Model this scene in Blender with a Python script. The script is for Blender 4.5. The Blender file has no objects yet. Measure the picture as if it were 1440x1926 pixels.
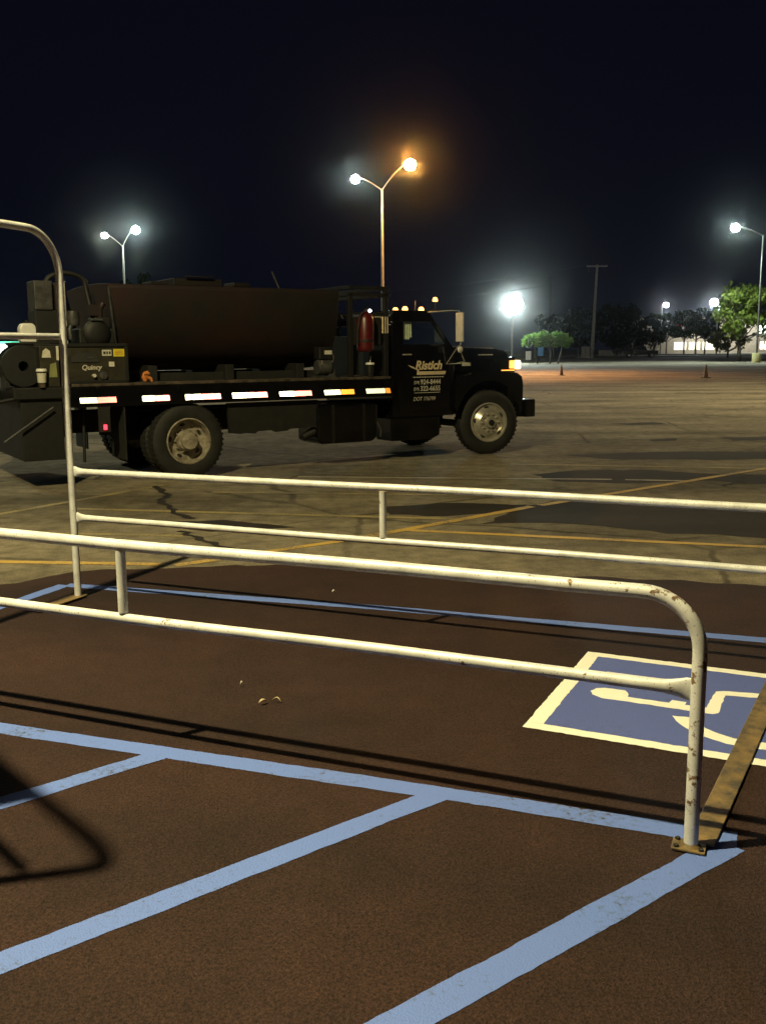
import bpy, math, random
from mathutils import Vector, Matrix, Euler
R = math.radians
random.seed(11)
sc = bpy.context.scene
COL = sc.collection

# ------------------------------------------------------------------ camera
FPX, PITCH, ROLL, EYE = 1834.0, R(9.5), R(-0.4), 1.7      # focal length in pixels of a 1440 x 1926 frame
ROT = Matrix.Rotation(math.pi/2 - PITCH, 3, 'X') @ Matrix.Rotation(ROLL, 3, 'Z')
EYEP = Vector((0, 0, EYE))
cam_d = bpy.data.cameras.new('camera')
cam = bpy.data.objects.new('camera', cam_d); COL.objects.link(cam)
cam.matrix_world = Matrix.Translation(EYEP) @ ROT.to_4x4()
cam_d.sensor_fit = 'VERTICAL'; cam_d.sensor_height = 24; cam_d.lens = FPX/1926*24
cam_d.clip_end = 3000; cam_d.clip_start = 0.05
sc.camera = cam

def G(px, py, z=0.0):                       # survey: where a pixel's ray meets the level z
    d = ROT @ Vector(((px-720)/FPX, -(py-963)/FPX, -1.0))
    t = (z-EYE)/d.z
    return EYEP + d*t
def AT(px, py, y):                          # survey: point at distance y
    d = ROT @ Vector(((px-720)/FPX, -(py-963)/FPX, -1.0))
    return EYEP + d*(y/d.y)

# ------------------------------------------------------------------ materials
def newmat(name):
    m = bpy.data.materials.new(name); m.use_nodes = True
    nt = m.node_tree; return m, nt, nt.nodes['Principled BSDF']
def N(nt, typ, **kw):
    n = nt.nodes.new(typ)
    for k, v in kw.items():
        if k in n.inputs: n.inputs[k].default_value = v
        else: setattr(n, k, v)
    return n
def mat(name, col, rough=.5, metal=0.0, vary=.15, scale=6.0, bump=0.0, bscale=60.0, spec=.5, coat=0.0, col2=None, thr=None):
    m, nt, b = newmat(name)
    b.inputs['Roughness'].default_value = rough; b.inputs['Metallic'].default_value = metal
    b.inputs['Specular IOR Level'].default_value = spec; b.inputs['Coat Weight'].default_value = coat
    tc = N(nt, 'ShaderNodeTexCoord')
    no = N(nt, 'ShaderNodeTexNoise', Scale=scale, Detail=6.0, Roughness=.6)
    nt.links.new(tc.outputs['Object'], no.inputs['Vector'])
    rp = N(nt, 'ShaderNodeValToRGB')
    c2 = col2 or tuple(c*(1-vary*1.6) for c in col)
    lo, hi = thr or (.35, .65)
    rp.color_ramp.elements[0].position = lo; rp.color_ramp.elements[1].position = hi
    rp.color_ramp.elements[0].color = (*c2, 1); rp.color_ramp.elements[1].color = (*(min(1, c*(1+vary*.5)) for c in col), 1)
    nt.links.new(no.outputs['Fac'], rp.inputs['Fac']); nt.links.new(rp.outputs['Color'], b.inputs['Base Color'])
    if bump:
        n2 = N(nt, 'ShaderNodeTexNoise', Scale=bscale, Detail=4.0)
        nt.links.new(tc.outputs['Object'], n2.inputs['Vector'])
        bp = N(nt, 'ShaderNodeBump', Strength=bump, Distance=.01)
        nt.links.new(n2.outputs['Fac'], bp.inputs['Height']); nt.links.new(bp.outputs['Normal'], b.inputs['Normal'])
    return m
def emit(name, col, s):
    m, nt, b = newmat(name)
    b.inputs['Base Color'].default_value = (*col, 1)
    b.inputs['Emission Color'].default_value = (*col, 1); b.inputs['Emission Strength'].default_value = s
    return m
def asphalt(name, dark, light, big, rough, speck, spec=.2, cracks=False):
    m, nt, b = newmat(name)
    L = nt.links.new
    tc = N(nt, 'ShaderNodeTexCoord')
    n1 = N(nt, 'ShaderNodeTexNoise', Scale=big, Detail=8.0, Roughness=.62); L(tc.outputs['Object'], n1.inputs['Vector'])
    mp = N(nt, 'ShaderNodeMapping'); mp.inputs['Scale'].default_value = (.25, 1.3, 1); mp.inputs['Rotation'].default_value = (0, 0, R(8)); L(tc.outputs['Object'], mp.inputs['Vector'])
    n3 = N(nt, 'ShaderNodeTexNoise', Scale=big*1.2, Detail=5.0); L(mp.outputs['Vector'], n3.inputs['Vector'])
    av = N(nt, 'ShaderNodeMath', operation='ADD'); L(n1.outputs['Fac'], av.inputs[0]); L(n3.outputs['Fac'], av.inputs[1])
    hf = N(nt, 'ShaderNodeMath', operation='MULTIPLY'); hf.inputs[1].default_value = .5; L(av.outputs[0], hf.inputs[0])
    rp = N(nt, 'ShaderNodeValToRGB')
    rp.color_ramp.elements[0].position = .38; rp.color_ramp.elements[1].position = .62
    rp.color_ramp.elements[0].color = (*dark, 1); rp.color_ramp.elements[1].color = (*light, 1)
    L(hf.outputs[0], rp.inputs['Fac'])
    n2 = N(nt, 'ShaderNodeTexNoise', Scale=95.0, Detail=3.0, Roughness=.7); L(tc.outputs['Object'], n2.inputs['Vector'])
    r2 = N(nt, 'ShaderNodeValToRGB')
    r2.color_ramp.elements[0].position = .3; r2.color_ramp.elements[1].position = .72
    r2.color_ramp.elements[0].color = (1-speck, 1-speck, 1-speck, 1); r2.color_ramp.elements[1].color = (1+speck, 1+speck, 1+speck, 1)
    L(n2.outputs['Fac'], r2.inputs['Fac'])
    src = rp.outputs['Color']
    if True:        # mid-size mottling, then (old lot only) a sparse net of cracks
        n5 = N(nt, 'ShaderNodeTexNoise', Scale=4.5, Detail=6.0, Roughness=.7); L(tc.outputs['Object'], n5.inputs['Vector'])
        r5 = N(nt, 'ShaderNodeValToRGB'); r5.color_ramp.elements[0].position = .33; r5.color_ramp.elements[1].position = .68
        q5 = .38 if cracks else .16; r5.color_ramp.elements[0].color = (1-q5, 1-q5, 1-q5, 1); r5.color_ramp.elements[1].color = (1+q5*.8, 1+q5*.8, 1+q5*.8, 1); L(n5.outputs['Fac'], r5.inputs['Fac'])
        m5 = N(nt, 'ShaderNodeMix', data_type='RGBA', blend_type='MULTIPLY'); m5.inputs[0].default_value = 1; L(src, m5.inputs[6]); L(r5.outputs['Color'], m5.inputs[7])
        src = m5.outputs[2]
    if cracks:
        wn = N(nt, 'ShaderNodeTexNoise', Scale=.8, Detail=4.0); L(tc.outputs['Object'], wn.inputs['Vector'])
        wm = N(nt, 'ShaderNodeMix', data_type='VECTOR'); wm.inputs[0].default_value = .28; L(tc.outputs['Object'], wm.inputs[4]); L(wn.outputs['Color'], wm.inputs[5])
        ve = N(nt, 'ShaderNodeTexVoronoi', Scale=.42, feature='DISTANCE_TO_EDGE'); L(wm.outputs[1], ve.inputs['Vector'])
        rc = N(nt, 'ShaderNodeValToRGB'); rc.color_ramp.elements[0].position = .004; rc.color_ramp.elements[1].position = .012
        rc.color_ramp.elements[0].color = (.45, .45, .45, 1); rc.color_ramp.elements[1].color = (1, 1, 1, 1); L(ve.outputs['Distance'], rc.inputs['Fac'])
        m6 = N(nt, 'ShaderNodeMix', data_type='RGBA', blend_type='MULTIPLY'); L(m5.outputs[2], m6.inputs[6]); L(rc.outputs['Color'], m6.inputs[7])
        n7 = N(nt, 'ShaderNodeTexNoise', Scale=.15, Detail=3.0); L(tc.outputs['Object'], n7.inputs['Vector'])
        r7 = N(nt, 'ShaderNodeMapRange'); r7.inputs[1].default_value = .42; r7.inputs[2].default_value = .56; L(n7.outputs['Fac'], r7.inputs[0]); L(r7.outputs[0], m6.inputs[0])
        src = m6.outputs[2]
    mx = N(nt, 'ShaderNodeMix', data_type='RGBA', blend_type='MULTIPLY'); mx.inputs[0].default_value = 1
    L(src, mx.inputs[6]); L(r2.outputs['Color'], mx.inputs[7])
    L(mx.outputs[2], b.inputs['Base Color'])
    b.inputs['Roughness'].default_value = rough
    b.inputs['Specular IOR Level'].default_value = spec
    v = N(nt, 'ShaderNodeTexVoronoi', Scale=140.0); L(tc.outputs['Object'], v.inputs['Vector'])
    bp = N(nt, 'ShaderNodeBump', Strength=.55, Distance=.006); L(v.outputs['Distance'], bp.inputs['Height']); L(bp.outputs['Normal'], b.inputs['Normal'])
    return m
def paint(name, col, worn, under, amount):      # painted line: thin paint over grit, worn through in spots
    m, nt, b = newmat(name); L = nt.links.new
    tc = N(nt, 'ShaderNodeTexCoord')
    n1 = N(nt, 'ShaderNodeTexNoise', Scale=38.0, Detail=8.0, Roughness=.75); L(tc.outputs['Object'], n1.inputs['Vector'])
    n2 = N(nt, 'ShaderNodeTexNoise', Scale=2.2, Detail=4.0); L(tc.outputs['Object'], n2.inputs['Vector'])
    ad = N(nt, 'ShaderNodeMath', operation='MULTIPLY_ADD'); ad.inputs[1].default_value = .5; L(n2.outputs['Fac'], ad.inputs[0]); L(n1.outputs['Fac'], ad.inputs[2])
    rp = N(nt, 'ShaderNodeValToRGB'); e = rp.color_ramp.elements
    e[0].position = amount-.06; e[1].position = amount+.10
    e[0].color = (*under, 1); e[1].color = (*col, 1)
    k = rp.color_ramp.elements.new(amount); k.color = (*worn, 1)
    L(ad.outputs[0], rp.inputs['Fac']); L(rp.outputs['Color'], b.inputs['Base Color'])
    b.inputs['Roughness'].default_value = .75
    v = N(nt, 'ShaderNodeTexVoronoi', Scale=140.0); L(tc.outputs['Object'], v.inputs['Vector'])
    bp = N(nt, 'ShaderNodeBump', Strength=.35, Distance=.005); L(v.outputs['Distance'], bp.inputs['Height']); L(bp.outputs['Normal'], b.inputs['Normal'])
    return m
def pipe_paint(name, rust_amt, bend=0):                  # weathered off-white pipe, chipped to steel and rust
    m, nt, b = newmat(name); L = nt.links.new
    tc = N(nt, 'ShaderNodeTexCoord')
    n0 = N(nt, 'ShaderNodeTexNoise', Scale=9.0, Detail=5.0); L(tc.outputs['Object'], n0.inputs['Vector'])
    r0 = N(nt, 'ShaderNodeValToRGB'); r0.color_ramp.elements[0].position = .3; r0.color_ramp.elements[1].position = .7
    r0.color_ramp.elements[0].color = (.55, .56, .58, 1); r0.color_ramp.elements[1].color = (.86, .87, .90, 1); L(n0.outputs['Fac'], r0.inputs['Fac'])
    n1 = N(nt, 'ShaderNodeTexNoise', Scale=13.0, Detail=9.0, Roughness=.68); L(tc.outputs['Object'], n1.inputs['Vector'])
    r1 = N(nt, 'ShaderNodeValToRGB'); r1.color_ramp.elements[0].position = rust_amt; r1.color_ramp.elements[1].position = rust_amt+.025
    if bend:        # chips gather toward the handled end of the rail
        sx_ = N(nt, 'ShaderNodeSeparateXYZ'); L(tc.outputs['Object'], sx_.inputs[0])
        mr = N(nt, 'ShaderNodeMapRange'); mr.inputs[1].default_value = -1.1; mr.inputs[2].default_value = -.25; mr.inputs[3].default_value = 0; mr.inputs[4].default_value = bend; L(sx_.outputs['X'], mr.inputs[0])
        ad_ = N(nt, 'ShaderNodeMath', operation='ADD'); L(n1.outputs['Fac'], ad_.inputs[0]); L(mr.outputs[0], ad_.inputs[1]); L(ad_.outputs[0], r1.inputs['Fac'])
    else: L(n1.outputs['Fac'], r1.inputs['Fac'])
    n2 = N(nt, 'ShaderNodeTexNoise', Scale=70.0, Detail=4.0); L(tc.outputs['Object'], n2.inputs['Vector'])
    r2 = N(nt, 'ShaderNodeValToRGB'); r2.color_ramp.elements[0].position = .35; r2.color_ramp.elements[1].position = .65
    r2.color_ramp.elements[0].color = (.10, .075, .05, 1); r2.color_ramp.elements[1].color = (.30, .17, .09, 1); L(n2.outputs['Fac'], r2.inputs['Fac'])
    mx = N(nt, 'ShaderNodeMix', data_type='RGBA'); L(r1.outputs['Color'], mx.inputs[0]); L(r0.outputs['Color'], mx.inputs[6]); L(r2.outputs['Color'], mx.inputs[7])
    n4 = N(nt, 'ShaderNodeTexNoise', Scale=160.0, Detail=2.0); L(tc.outputs['Object'], n4.inputs['Vector'])
    r4 = N(nt, 'ShaderNodeValToRGB'); r4.color_ramp.elements[0].position = .66; r4.color_ramp.elements[1].position = .70
    L(n4.outputs['Fac'], r4.inputs['Fac'])
    m2 = N(nt, 'ShaderNodeMix', data_type='RGBA'); m2.inputs[7].default_value = (.16, .14, .11, 1); L(r4.outputs['Color'], m2.inputs[0]); L(mx.outputs[2], m2.inputs[6])
    L(m2.outputs[2], b.inputs['Base Color'])
    b.inputs['Roughness'].default_value = .42; b.inputs['Metallic'].default_value = .12
    bp = N(nt, 'ShaderNodeBump', Strength=.4, Distance=.002); L(n1.outputs['Fac'], bp.inputs['Height']); L(bp.outputs['Normal'], b.inputs['Normal'])
    return m
def leafmat(name, c1, c2):
    m, nt, b = newmat(name); L = nt.links.new
    tc = N(nt, 'ShaderNodeTexCoord'); n = N(nt, 'ShaderNodeTexNoise', Scale=1.3, Detail=3.0); L(tc.outputs['Object'], n.inputs['Vector'])
    rp = N(nt, 'ShaderNodeValToRGB'); rp.color_ramp.elements[0].position = .35; rp.color_ramp.elements[1].position = .65
    rp.color_ramp.elements[0].color = (*c1, 1); rp.color_ramp.elements[1].color = (*c2, 1); L(n.outputs['Fac'], rp.inputs['Fac'])
    L(rp.outputs['Color'], b.inputs['Base Color']); b.inputs['Roughness'].default_value = .9
    b.inputs['Specular IOR Level'].default_value = .08
    tr = N(nt, 'ShaderNodeBsdfTranslucent'); L(rp.outputs['Color'], tr.inputs['Color'])
    ms = N(nt, 'ShaderNodeMixShader'); ms.inputs[0].default_value = .3
    out = nt.nodes['Material Output']; L(b.outputs[0], ms.inputs[1]); L(tr.outputs[0], ms.inputs[2]); L(ms.outputs[0], out.inputs['Surface'])
    return m
def glassmat(name, tint, trans):
    m, nt, b = newmat(name); L = nt.links.new
    t = N(nt, 'ShaderNodeBsdfTransparent', Color=(*tint, 1)); g = N(nt, 'ShaderNodeBsdfGlossy', Roughness=.03)
    ms = N(nt, 'ShaderNodeMixShader'); ms.inputs[0].default_value = .07
    L(t.outputs[0], ms.inputs[1]); L(g.outputs[0], ms.inputs[2]); L(ms.outputs[0], nt.nodes['Material Output'].inputs['Surface'])
    return m

M = {}
M['asphalt'] = asphalt('old asphalt', (.105, .090, .068), (.265, .228, .168), .42, .93, .6, .06, True)
M['seal'] = asphalt('fresh sealed asphalt', (.0215, .0122, .0112), (.0365, .0182, .0155), .7, .85, .7)
M['tar'] = asphalt('tar patch', (.018, .015, .014), (.034, .028, .026), .9, .9, .35)
M['blue'] = paint('blue line paint', (.106, .180, .545), (.085, .135, .35), (.034, .024, .022), .595)
M['symblue'] = paint('blue symbol paint', (.074, .106, .36), (.06, .085, .25), (.03, .024, .03), .57)
M['symwhite'] = paint('white symbol paint', (.80, .80, .74), (.62, .62, .56), (.2, .2, .2), .54)
M['yellow'] = paint('worn yellow paint', (.50, .32, .07), (.34, .23, .08), (.12, .10, .08), .69)
M['yellow2'] = paint('old faded yellow paint', (.34, .26, .10), (.24, .20, .10), (.13, .11, .085), .74)
M['pale'] = paint('faded white paint', (.36, .33, .27), (.25, .22, .18), (.13, .11, .085), .74)
M['pipe'] = pipe_paint('weathered pipe paint', .655)
M['pipe_rust'] = pipe_paint('chipped pipe paint', .655, .10)
M['plate'] = mat('yellow painted steel', (.19, .125, .045), .6, 0, .3, 14, .3, 60, col2=(.06, .048, .032))
M['black'] = mat('black truck paint', (.0045, .0045, .0055), .16, 0, .3, 3, coat=.25, spec=.3)
M['chassis'] = mat('grimy chassis', (.007, .0065, .006), .7, 0, .4, 8, .3)
M['rubber'] = mat('tyre rubber', (.011, .0105, .010), .75, 0, .3, 10, .25, 40)
M['rim'] = mat('steel rim', (.42, .38, .31), .45, .35, .25, 14, .15, 60, col2=(.2, .17, .13))
M['chrome'] = mat('bright steel', (.60, .57, .50), .25, .6, .15, 9)
M['rust'] = mat('rusty red tank paint', (.016, .0028, .0024), .65, 0, .35, .7, .3, 30, col2=(.0012, .0010, .0010))
M['tankdark'] = mat('tarry tank skin', (.010, .007, .006), .5, 0, .4, 3, .3, 30)
M['red'] = mat('extinguisher red', (.075, .005, .006), .35, 0, .15, 8)
M['deck'] = mat('worn deck planks', (.075, .055, .040), .8, 0, .5, 9, .4, 40)
M['olive'] = mat('compressor panel', (.022, .019, .010), .55, 0, .4, 8, .2, 40)
M['dgrey'] = mat('dark grey steel', (.006, .006, .0065), .6, .1, .3, 9, .2)
M['grey'] = mat('grey cast metal', (.06, .06, .062), .5, .3, .3, 12, .3)
M['white'] = mat('white plastic', (.72, .72, .70), .4, 0, .06, 8)
M['label'] = mat('pale label', (.55, .53, .45), .5, 0, .1, 20)
M['labelyel'] = mat('yellow label', (.62, .50, .03), .5, 0, .1, 20)
M['darkink'] = mat('dark ink', (.02, .02, .02), .6)
M['letter'] = mat('cream door lettering', (.62, .50, .33), .5, 0, .1, 20)
M['letterw'] = mat('grey white lettering', (.50, .47, .40), .5, 0, .1, 20)
M['orange'] = mat('orange cloth', (.60, .20, .04), .8, 0, .2, 20, .3)
M['cone'] = mat('dull orange cone', (.075, .030, .016), .6, 0, .3, 5)
M['winlight'] = mat('cream light patch', (.70, .66, .52), .8, 0, .15, 20)
M['dash'] = mat('light tinted dash', (.26, .38, .36), .6)  # interior trim tinted teal for the cool light seen in the window
M['glass'] = glassmat('cab glass', (.80, .90, .88), .8)
M['mirror'] = mat('mirror back steel', (.62, .61, .58), .4, .2, .1, 10)
M['galv'] = mat('galvanised pole', (.13, .125, .115), .55, .3, .15, 5)
M['wood'] = mat('weathered pole wood', (.46, .44, .40), .85, 0, .3, 6, .4)
M['concrete'] = mat('yellow painted concrete', (.50, .46, .22), .85, 0, .2, 5, .3)
M['bark'] = mat('bark', (.06, .05, .04), .9, 0, .3, 8, .5)
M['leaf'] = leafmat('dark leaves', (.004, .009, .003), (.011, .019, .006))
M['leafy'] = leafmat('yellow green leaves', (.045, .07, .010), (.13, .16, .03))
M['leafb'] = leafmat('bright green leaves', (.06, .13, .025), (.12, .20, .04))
M['wall'] = mat('beige block wall', (.42, .39, .33), .9, 0, .12, 1.5, .2, 8)
M['roofdark'] = mat('dark roof edge', (.06, .055, .05), .8)
M['car'] = mat('dark car paint', (.02, .02, .024), .2, 0, .1, 4, coat=.6)
M['carglass'] = mat('dark car glass', (.02, .025, .03), .08)
M['signblue'] = mat('blue sign face', (.10, .30, .62), .4)
M['wire'] = mat('grey cable', (.02, .02, .022), .6)
M['tan'] = mat('dry leaf', (.52, .44, .28), .8, 0, .3, 30)
M['kerb'] = mat('pale kerb concrete', (.38, .37, .33), .9, 0, .2, 3)
def tape(name, col):
    m, nt, b = newmat(name)
    b.inputs['Base Color'].default_value = (*col, 1); b.inputs['Metallic'].default_value = 1.0; b.inputs['Roughness'].default_value = .35
    return m
M['tapew'] = tape('white prismatic tape', (.78, .90, 1.0))
M['taper'] = tape('red prismatic tape', (.95, .25, .32))
M['tapeo'] = tape('orange prismatic tape', (.92, .34, .07))
M['cool'] = emit('cool lamp lens', (.80, 1.0, .92), 800)
M['coolw'] = emit('white lamp lens', (.92, 1.0, .80), 520)
M['bluew'] = emit('bluish lamp lens', (.86, .92, 1.0), 260)
M['sodium'] = emit('sodium lamp lens', (1.0, .42, .075), 2000)
M['flood'] = emit('floodlight lens', (.85, 1.0, .93), 400)
M['warm'] = emit('warm lamp lens', (1.0, .80, .45), 40)
M['amber'] = emit('amber marker lens', (1.0, .42, .10), 5)
M['amberdim'] = emit('amber turn lens', (1.0, .36, .06), 2.2)
M['head'] = emit('parking lamp lens', (1.0, .72, .30), 5)
M['redlamp'] = emit('red marker lens', (1.0, .03, .05), 4)
M['wdot'] = emit('clear marker glint', (1.0, .97, .9), 12)
M['shopwin'] = emit('lit shop window', (1.0, .96, .80), 1.4)
M['shopgreen'] = emit('green lit fascia', (.12, .75, .42), 2.2)
M['shopwhite'] = emit('white lit forecourt', (.85, 1.0, .90), 6.0)
M['redsign'] = emit('red lit sign', (1.0, .04, .04), 1.6)
M['yelsign'] = emit('yellow lit sign', (1.0, .86, .35), 2.6)

# ------------------------------------------------------------------ mesh building
class MB:
    def __init__(s): s.v = []; s.f = []
    def add(s, vs, fs, mx=None):
        o = len(s.v)
        for p in vs: s.v.append(tuple(mx @ Vector(p)) if mx else tuple(p))
        for f in fs: s.f.append(tuple(i+o for i in f))
        return s
    def box(s, lo, hi, mx=None):
        (a, b, c), (d, e, f) = lo, hi
        return s.add([(a,b,c),(d,b,c),(d,e,c),(a,e,c),(a,b,f),(d,b,f),(d,e,f),(a,e,f)],
                     [(0,3,2,1),(4,5,6,7),(0,1,5,4),(1,2,6,5),(2,3,7,6),(3,0,4,7)], mx)
    def tube(s, pts, r, n=14, cap=True):
        pts = [Vector(p) for p in pts]; rs = r if isinstance(r, (list, tuple)) else [r]*len(pts)
        vs = []; up = None
        for i, p in enumerate(pts):
            t = (pts[min(i+1, len(pts)-1)] - pts[max(i-1, 0)]).normalized()
            if up is None:
                up = t.orthogonal().normalized()
            up = (up - t*up.dot(t)).normalized(); bi = t.cross(up)
            for k in range(n):
                a = 2*math.pi*k/n
                vs.append(p + (up*math.cos(a) + bi*math.sin(a))*rs[i])
        fs = []
        for i in range(len(pts)-1):
            for k in range(n):
                k2 = (k+1) % n
                fs.append((i*n+k, i*n+k2, (i+1)*n+k2, (i+1)*n+k))
        if cap:
            fs.append(tuple(range(n-1, -1, -1))); fs.append(tuple((len(pts)-1)*n+k for k in range(n)))
        return s.add(vs, fs)
    def prism(s, poly, fn, a, b):               # poly 2-D, fn(u, v, w) -> 3-D, between w=a and w=b
        n = len(poly)
        vs = [fn(u, v, a) for u, v in poly] + [fn(u, v, b) for u, v in poly]
        fs = [tuple(range(n-1, -1, -1)), tuple(range(n, 2*n))]
        fs += [(i, (i+1) % n, n+(i+1) % n, n+i) for i in range(n)]
        return s.add(vs, fs)
    def lathe(s, prof, n=32, mx=None, closed=True):   # prof [(r, h)], about +Z
        vs = []; fs = []
        for r, h in prof:
            for k in range(n):
                a = 2*math.pi*k/n; vs.append((r*math.cos(a), r*math.sin(a), h))
        for i in range(len(prof)-1):
            for k in range(n):
                k2 = (k+1) % n; fs.append((i*n+k, i*n+k2, (i+1)*n+k2, (i+1)*n+k))
        if closed:
            if prof[0][0] > 1e-5: fs.append(tuple(range(n-1, -1, -1)))
            if prof[-1][0] > 1e-5: fs.append(tuple((len(prof)-1)*n+k for k in range(n)))
        return s.add(vs, fs, mx)
    def sheet(s, pts):
        return s.add(pts, [tuple(range(len(pts)))])
    def build(s, name, m, parent=None, smooth=None, bevel=0.0):
        me = bpy.data.meshes.new(name); me.from_pydata(s.v, [], s.f); me.validate(); me.update()
        import bmesh
        bm = bmesh.new(); bm.from_mesh(me); bmesh.ops.recalc_face_normals(bm, faces=bm.faces); bm.to_mesh(me); bm.free()
        me.materials.append(m)
        if smooth is not None:
            me.shade_smooth(); me.set_sharp_from_angle(angle=R(smooth))
        o = bpy.data.objects.new(name, me); COL.objects.link(o)
        if parent: o.parent = parent
        if bevel:
            bv = o.modifiers.new('bevel', 'BEVEL'); bv.width = bevel; bv.segments = 2; bv.limit_method = 'ANGLE'
        return o

def tag(o, label, cat, group=None):
    o['label'] = label; o['category'] = cat
    if group: o['group'] = group
    return o
def thing(name, label, cat, loc=(0, 0, 0), rz=0, group=None):
    o = bpy.data.objects.new(name, None); COL.objects.link(o); o.location = loc; o.rotation_euler = (0, 0, rz)
    o.empty_display_size = .2
    return tag(o, label, cat, group)
def struct(o, kind='structure'):
    o['kind'] = kind; return o
def dup(root, loc, rz, label, scale=None):
    r = root.copy(); COL.objects.link(r); r.location = loc; r.rotation_euler = (0, 0, rz); r['label'] = label
    if scale: r.scale = scale
    for ch in list(root.children):
        c = ch.copy(); COL.objects.link(c); c.parent = r
        for g in ch.children:
            d = g.copy(); COL.objects.link(d); d.parent = c
    return r
def point_lamp(name, loc, watts, col, rad, parent=None, spot=None):
    d = bpy.data.lights.new(name, 'SPOT' if spot else 'POINT'); d.energy = watts; d.color = col; d.shadow_soft_size = rad
    if spot: d.spot_size = R(spot); d.spot_blend = .5
    o = bpy.data.objects.new(name, d); COL.objects.link(o); o.location = loc
    if parent: o.parent = parent
    return o
def text(name, body, m, parent, size, mx, ext=.0015, shear=0.0, bold=0.0, sx=1.0):
    c = bpy.data.curves.new(name, 'FONT'); c.body = body; c.size = size; c.extrude = ext; c.shear = shear; c.offset = bold
    c.materials.append(m)
    t_ = bpy.data.objects.new(name, c); COL.objects.link(t_)
    me = bpy.data.meshes.new_from_object(t_.evaluated_get(bpy.context.evaluated_depsgraph_get()))
    bpy.data.objects.remove(t_); bpy.data.curves.remove(c)
    o = bpy.data.objects.new(name, me); COL.objects.link(o); o.parent = parent
    o.matrix_local = mx @ Matrix.Diagonal((sx, 1, 1, 1)); return o

# ------------------------------------------------------------------ the ground
struct(MB().sheet([(-460, -50, 0), (460, -50, 0), (460, 620, 0), (-460, 620, 0)]).build('ground', M['asphalt']))
def flat(name, pts, m, z, jitter=0.0, step=.25):
    out = []
    n = len(pts)
    for i in range(n):
        a, b = Vector((*pts[i][:2], 0)), Vector((*pts[(i+1) % n][:2], 0))
        k = max(1, int((b-a).length/step)) if jitter else 1
        for j in range(k):
            p = a.lerp(b, j/k)
            out.append((p.x+random.uniform(-1, 1)*jitter, p.y+random.uniform(-1, 1)*jitter, z))
    return struct(MB().sheet(out).build(name, m))
sp = [G(x, y) for x, y in ((-700, 1140), (-150, 1118), (30, 1098), (135, 1076), (300, 1068), (520, 1062), (760, 1070), (980, 1080), (1200, 1090), (1440, 1100), (1900, 1130))]
flat('sealed_pavement', [(p.x, p.y) for p in sp] + [(7, -6), (-9, -6)], M['seal'], .002, .05, .16)

def line(name, a, b, w, m, z=.0030, jit=.0028, taper=None):
    a, b = Vector((a.x, a.y, 0)), Vector((b.x, b.y, 0)); d = (b-a); n = max(2, int(d.length/.025)); d.normalize(); q = Vector((-d.y, d.x, 0))
    vs = []; fs = []; L = (b-a).length; j1 = j2 = 0
    for i in range(n+1):
        p = a + d*(L*i/n)
        j1 = j1*.8+random.gauss(0, jit)*.45; j2 = j2*.8+random.gauss(0, jit)*.45
        vs += [tuple(p+q*(w/2+j1)+Vector((0, 0, z))), tuple(p-q*(w/2+j2)+Vector((0, 0, z)))]
    fs = [(2*i, 2*i+1, 2*i+3, 2*i+2) for i in range(n)]
    return struct(MB().add(vs, fs).build(name, m))
# blue access-aisle lines on the sealed pavement
NB0, NB1 = G(0, 1373), G(1385, 1583)
dn = (G(1290, 1568)-G(0, 1373)); dn.z = 0; dn.normalize()
line('blue_line', G(0, 1373)-dn*2.5, G(900, 1503), .106, M['blue'])
line('blue_line', G(890, 1501.5), G(1385, 1581), .106, M['blue'], .0033)
for a, b in (((-260, 1592), (302, 1420)), ((-340, 1945), (836, 1491))):
    line('blue_line', G(*a), G(*b), .102, M['blue'], .0036)
line('blue_line', G(560, 2030), G(1372, 1590), .112, M['blue'], .0036)
line('blue_line', G(126, 1101), G(690, 1142), .105, M['blue'])
line('blue_line', G(680, 1141), G(1650, 1223), .105, M['blue'], .0033)
line('blue_line', G(122, 1101), G(-300, 1245), .105, M['blue'], .0036)
# yellow stall lines on the old asphalt
line('yellow_line', G(330, 1064), G(660, 1015), .10, M['yellow'], .0036)
line('yellow_line', G(660, 1015), G(1000, 953), .11, M['yellow'], .0036)
line('yellow_line', G(1015, 951), G(1700, 838), .11, M['yellow'], .0041)
line('yellow_line', G(755, 997), G(1800, 1046), .10, M['yellow'], .0030)
for a, b, w in (((-420, 1050), (300, 1062), .10),):
    line('yellow_line', G(*a), G(*b), w, M['yellow'], .0036)
for a, b, w in (((-300, 995), (345, 1008), .10), ((140, 957), (880, 977), .10), ((400, 926), (940, 932), .10),
                ((960, 873), (1700, 886), .11), ((-100, 985), (310, 912), .10), ((-300, 776), (36, 774), .45), ((-300, 812), (40, 803), .40)):
    line('faded_yellow_line', G(*a), G(*b), w, M['yellow2'], .0030)
line('faded_white_line', G(560, 897), G(1150, 902), .10, M['pale'], .0034)
line('faded_white_line', G(1175, 902.5), G(1290, 905), .10, M['pale'], .0034)
line('faded_white_line', G(560, 872), G(780, 851), .07, M['pale'], .0030)
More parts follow.
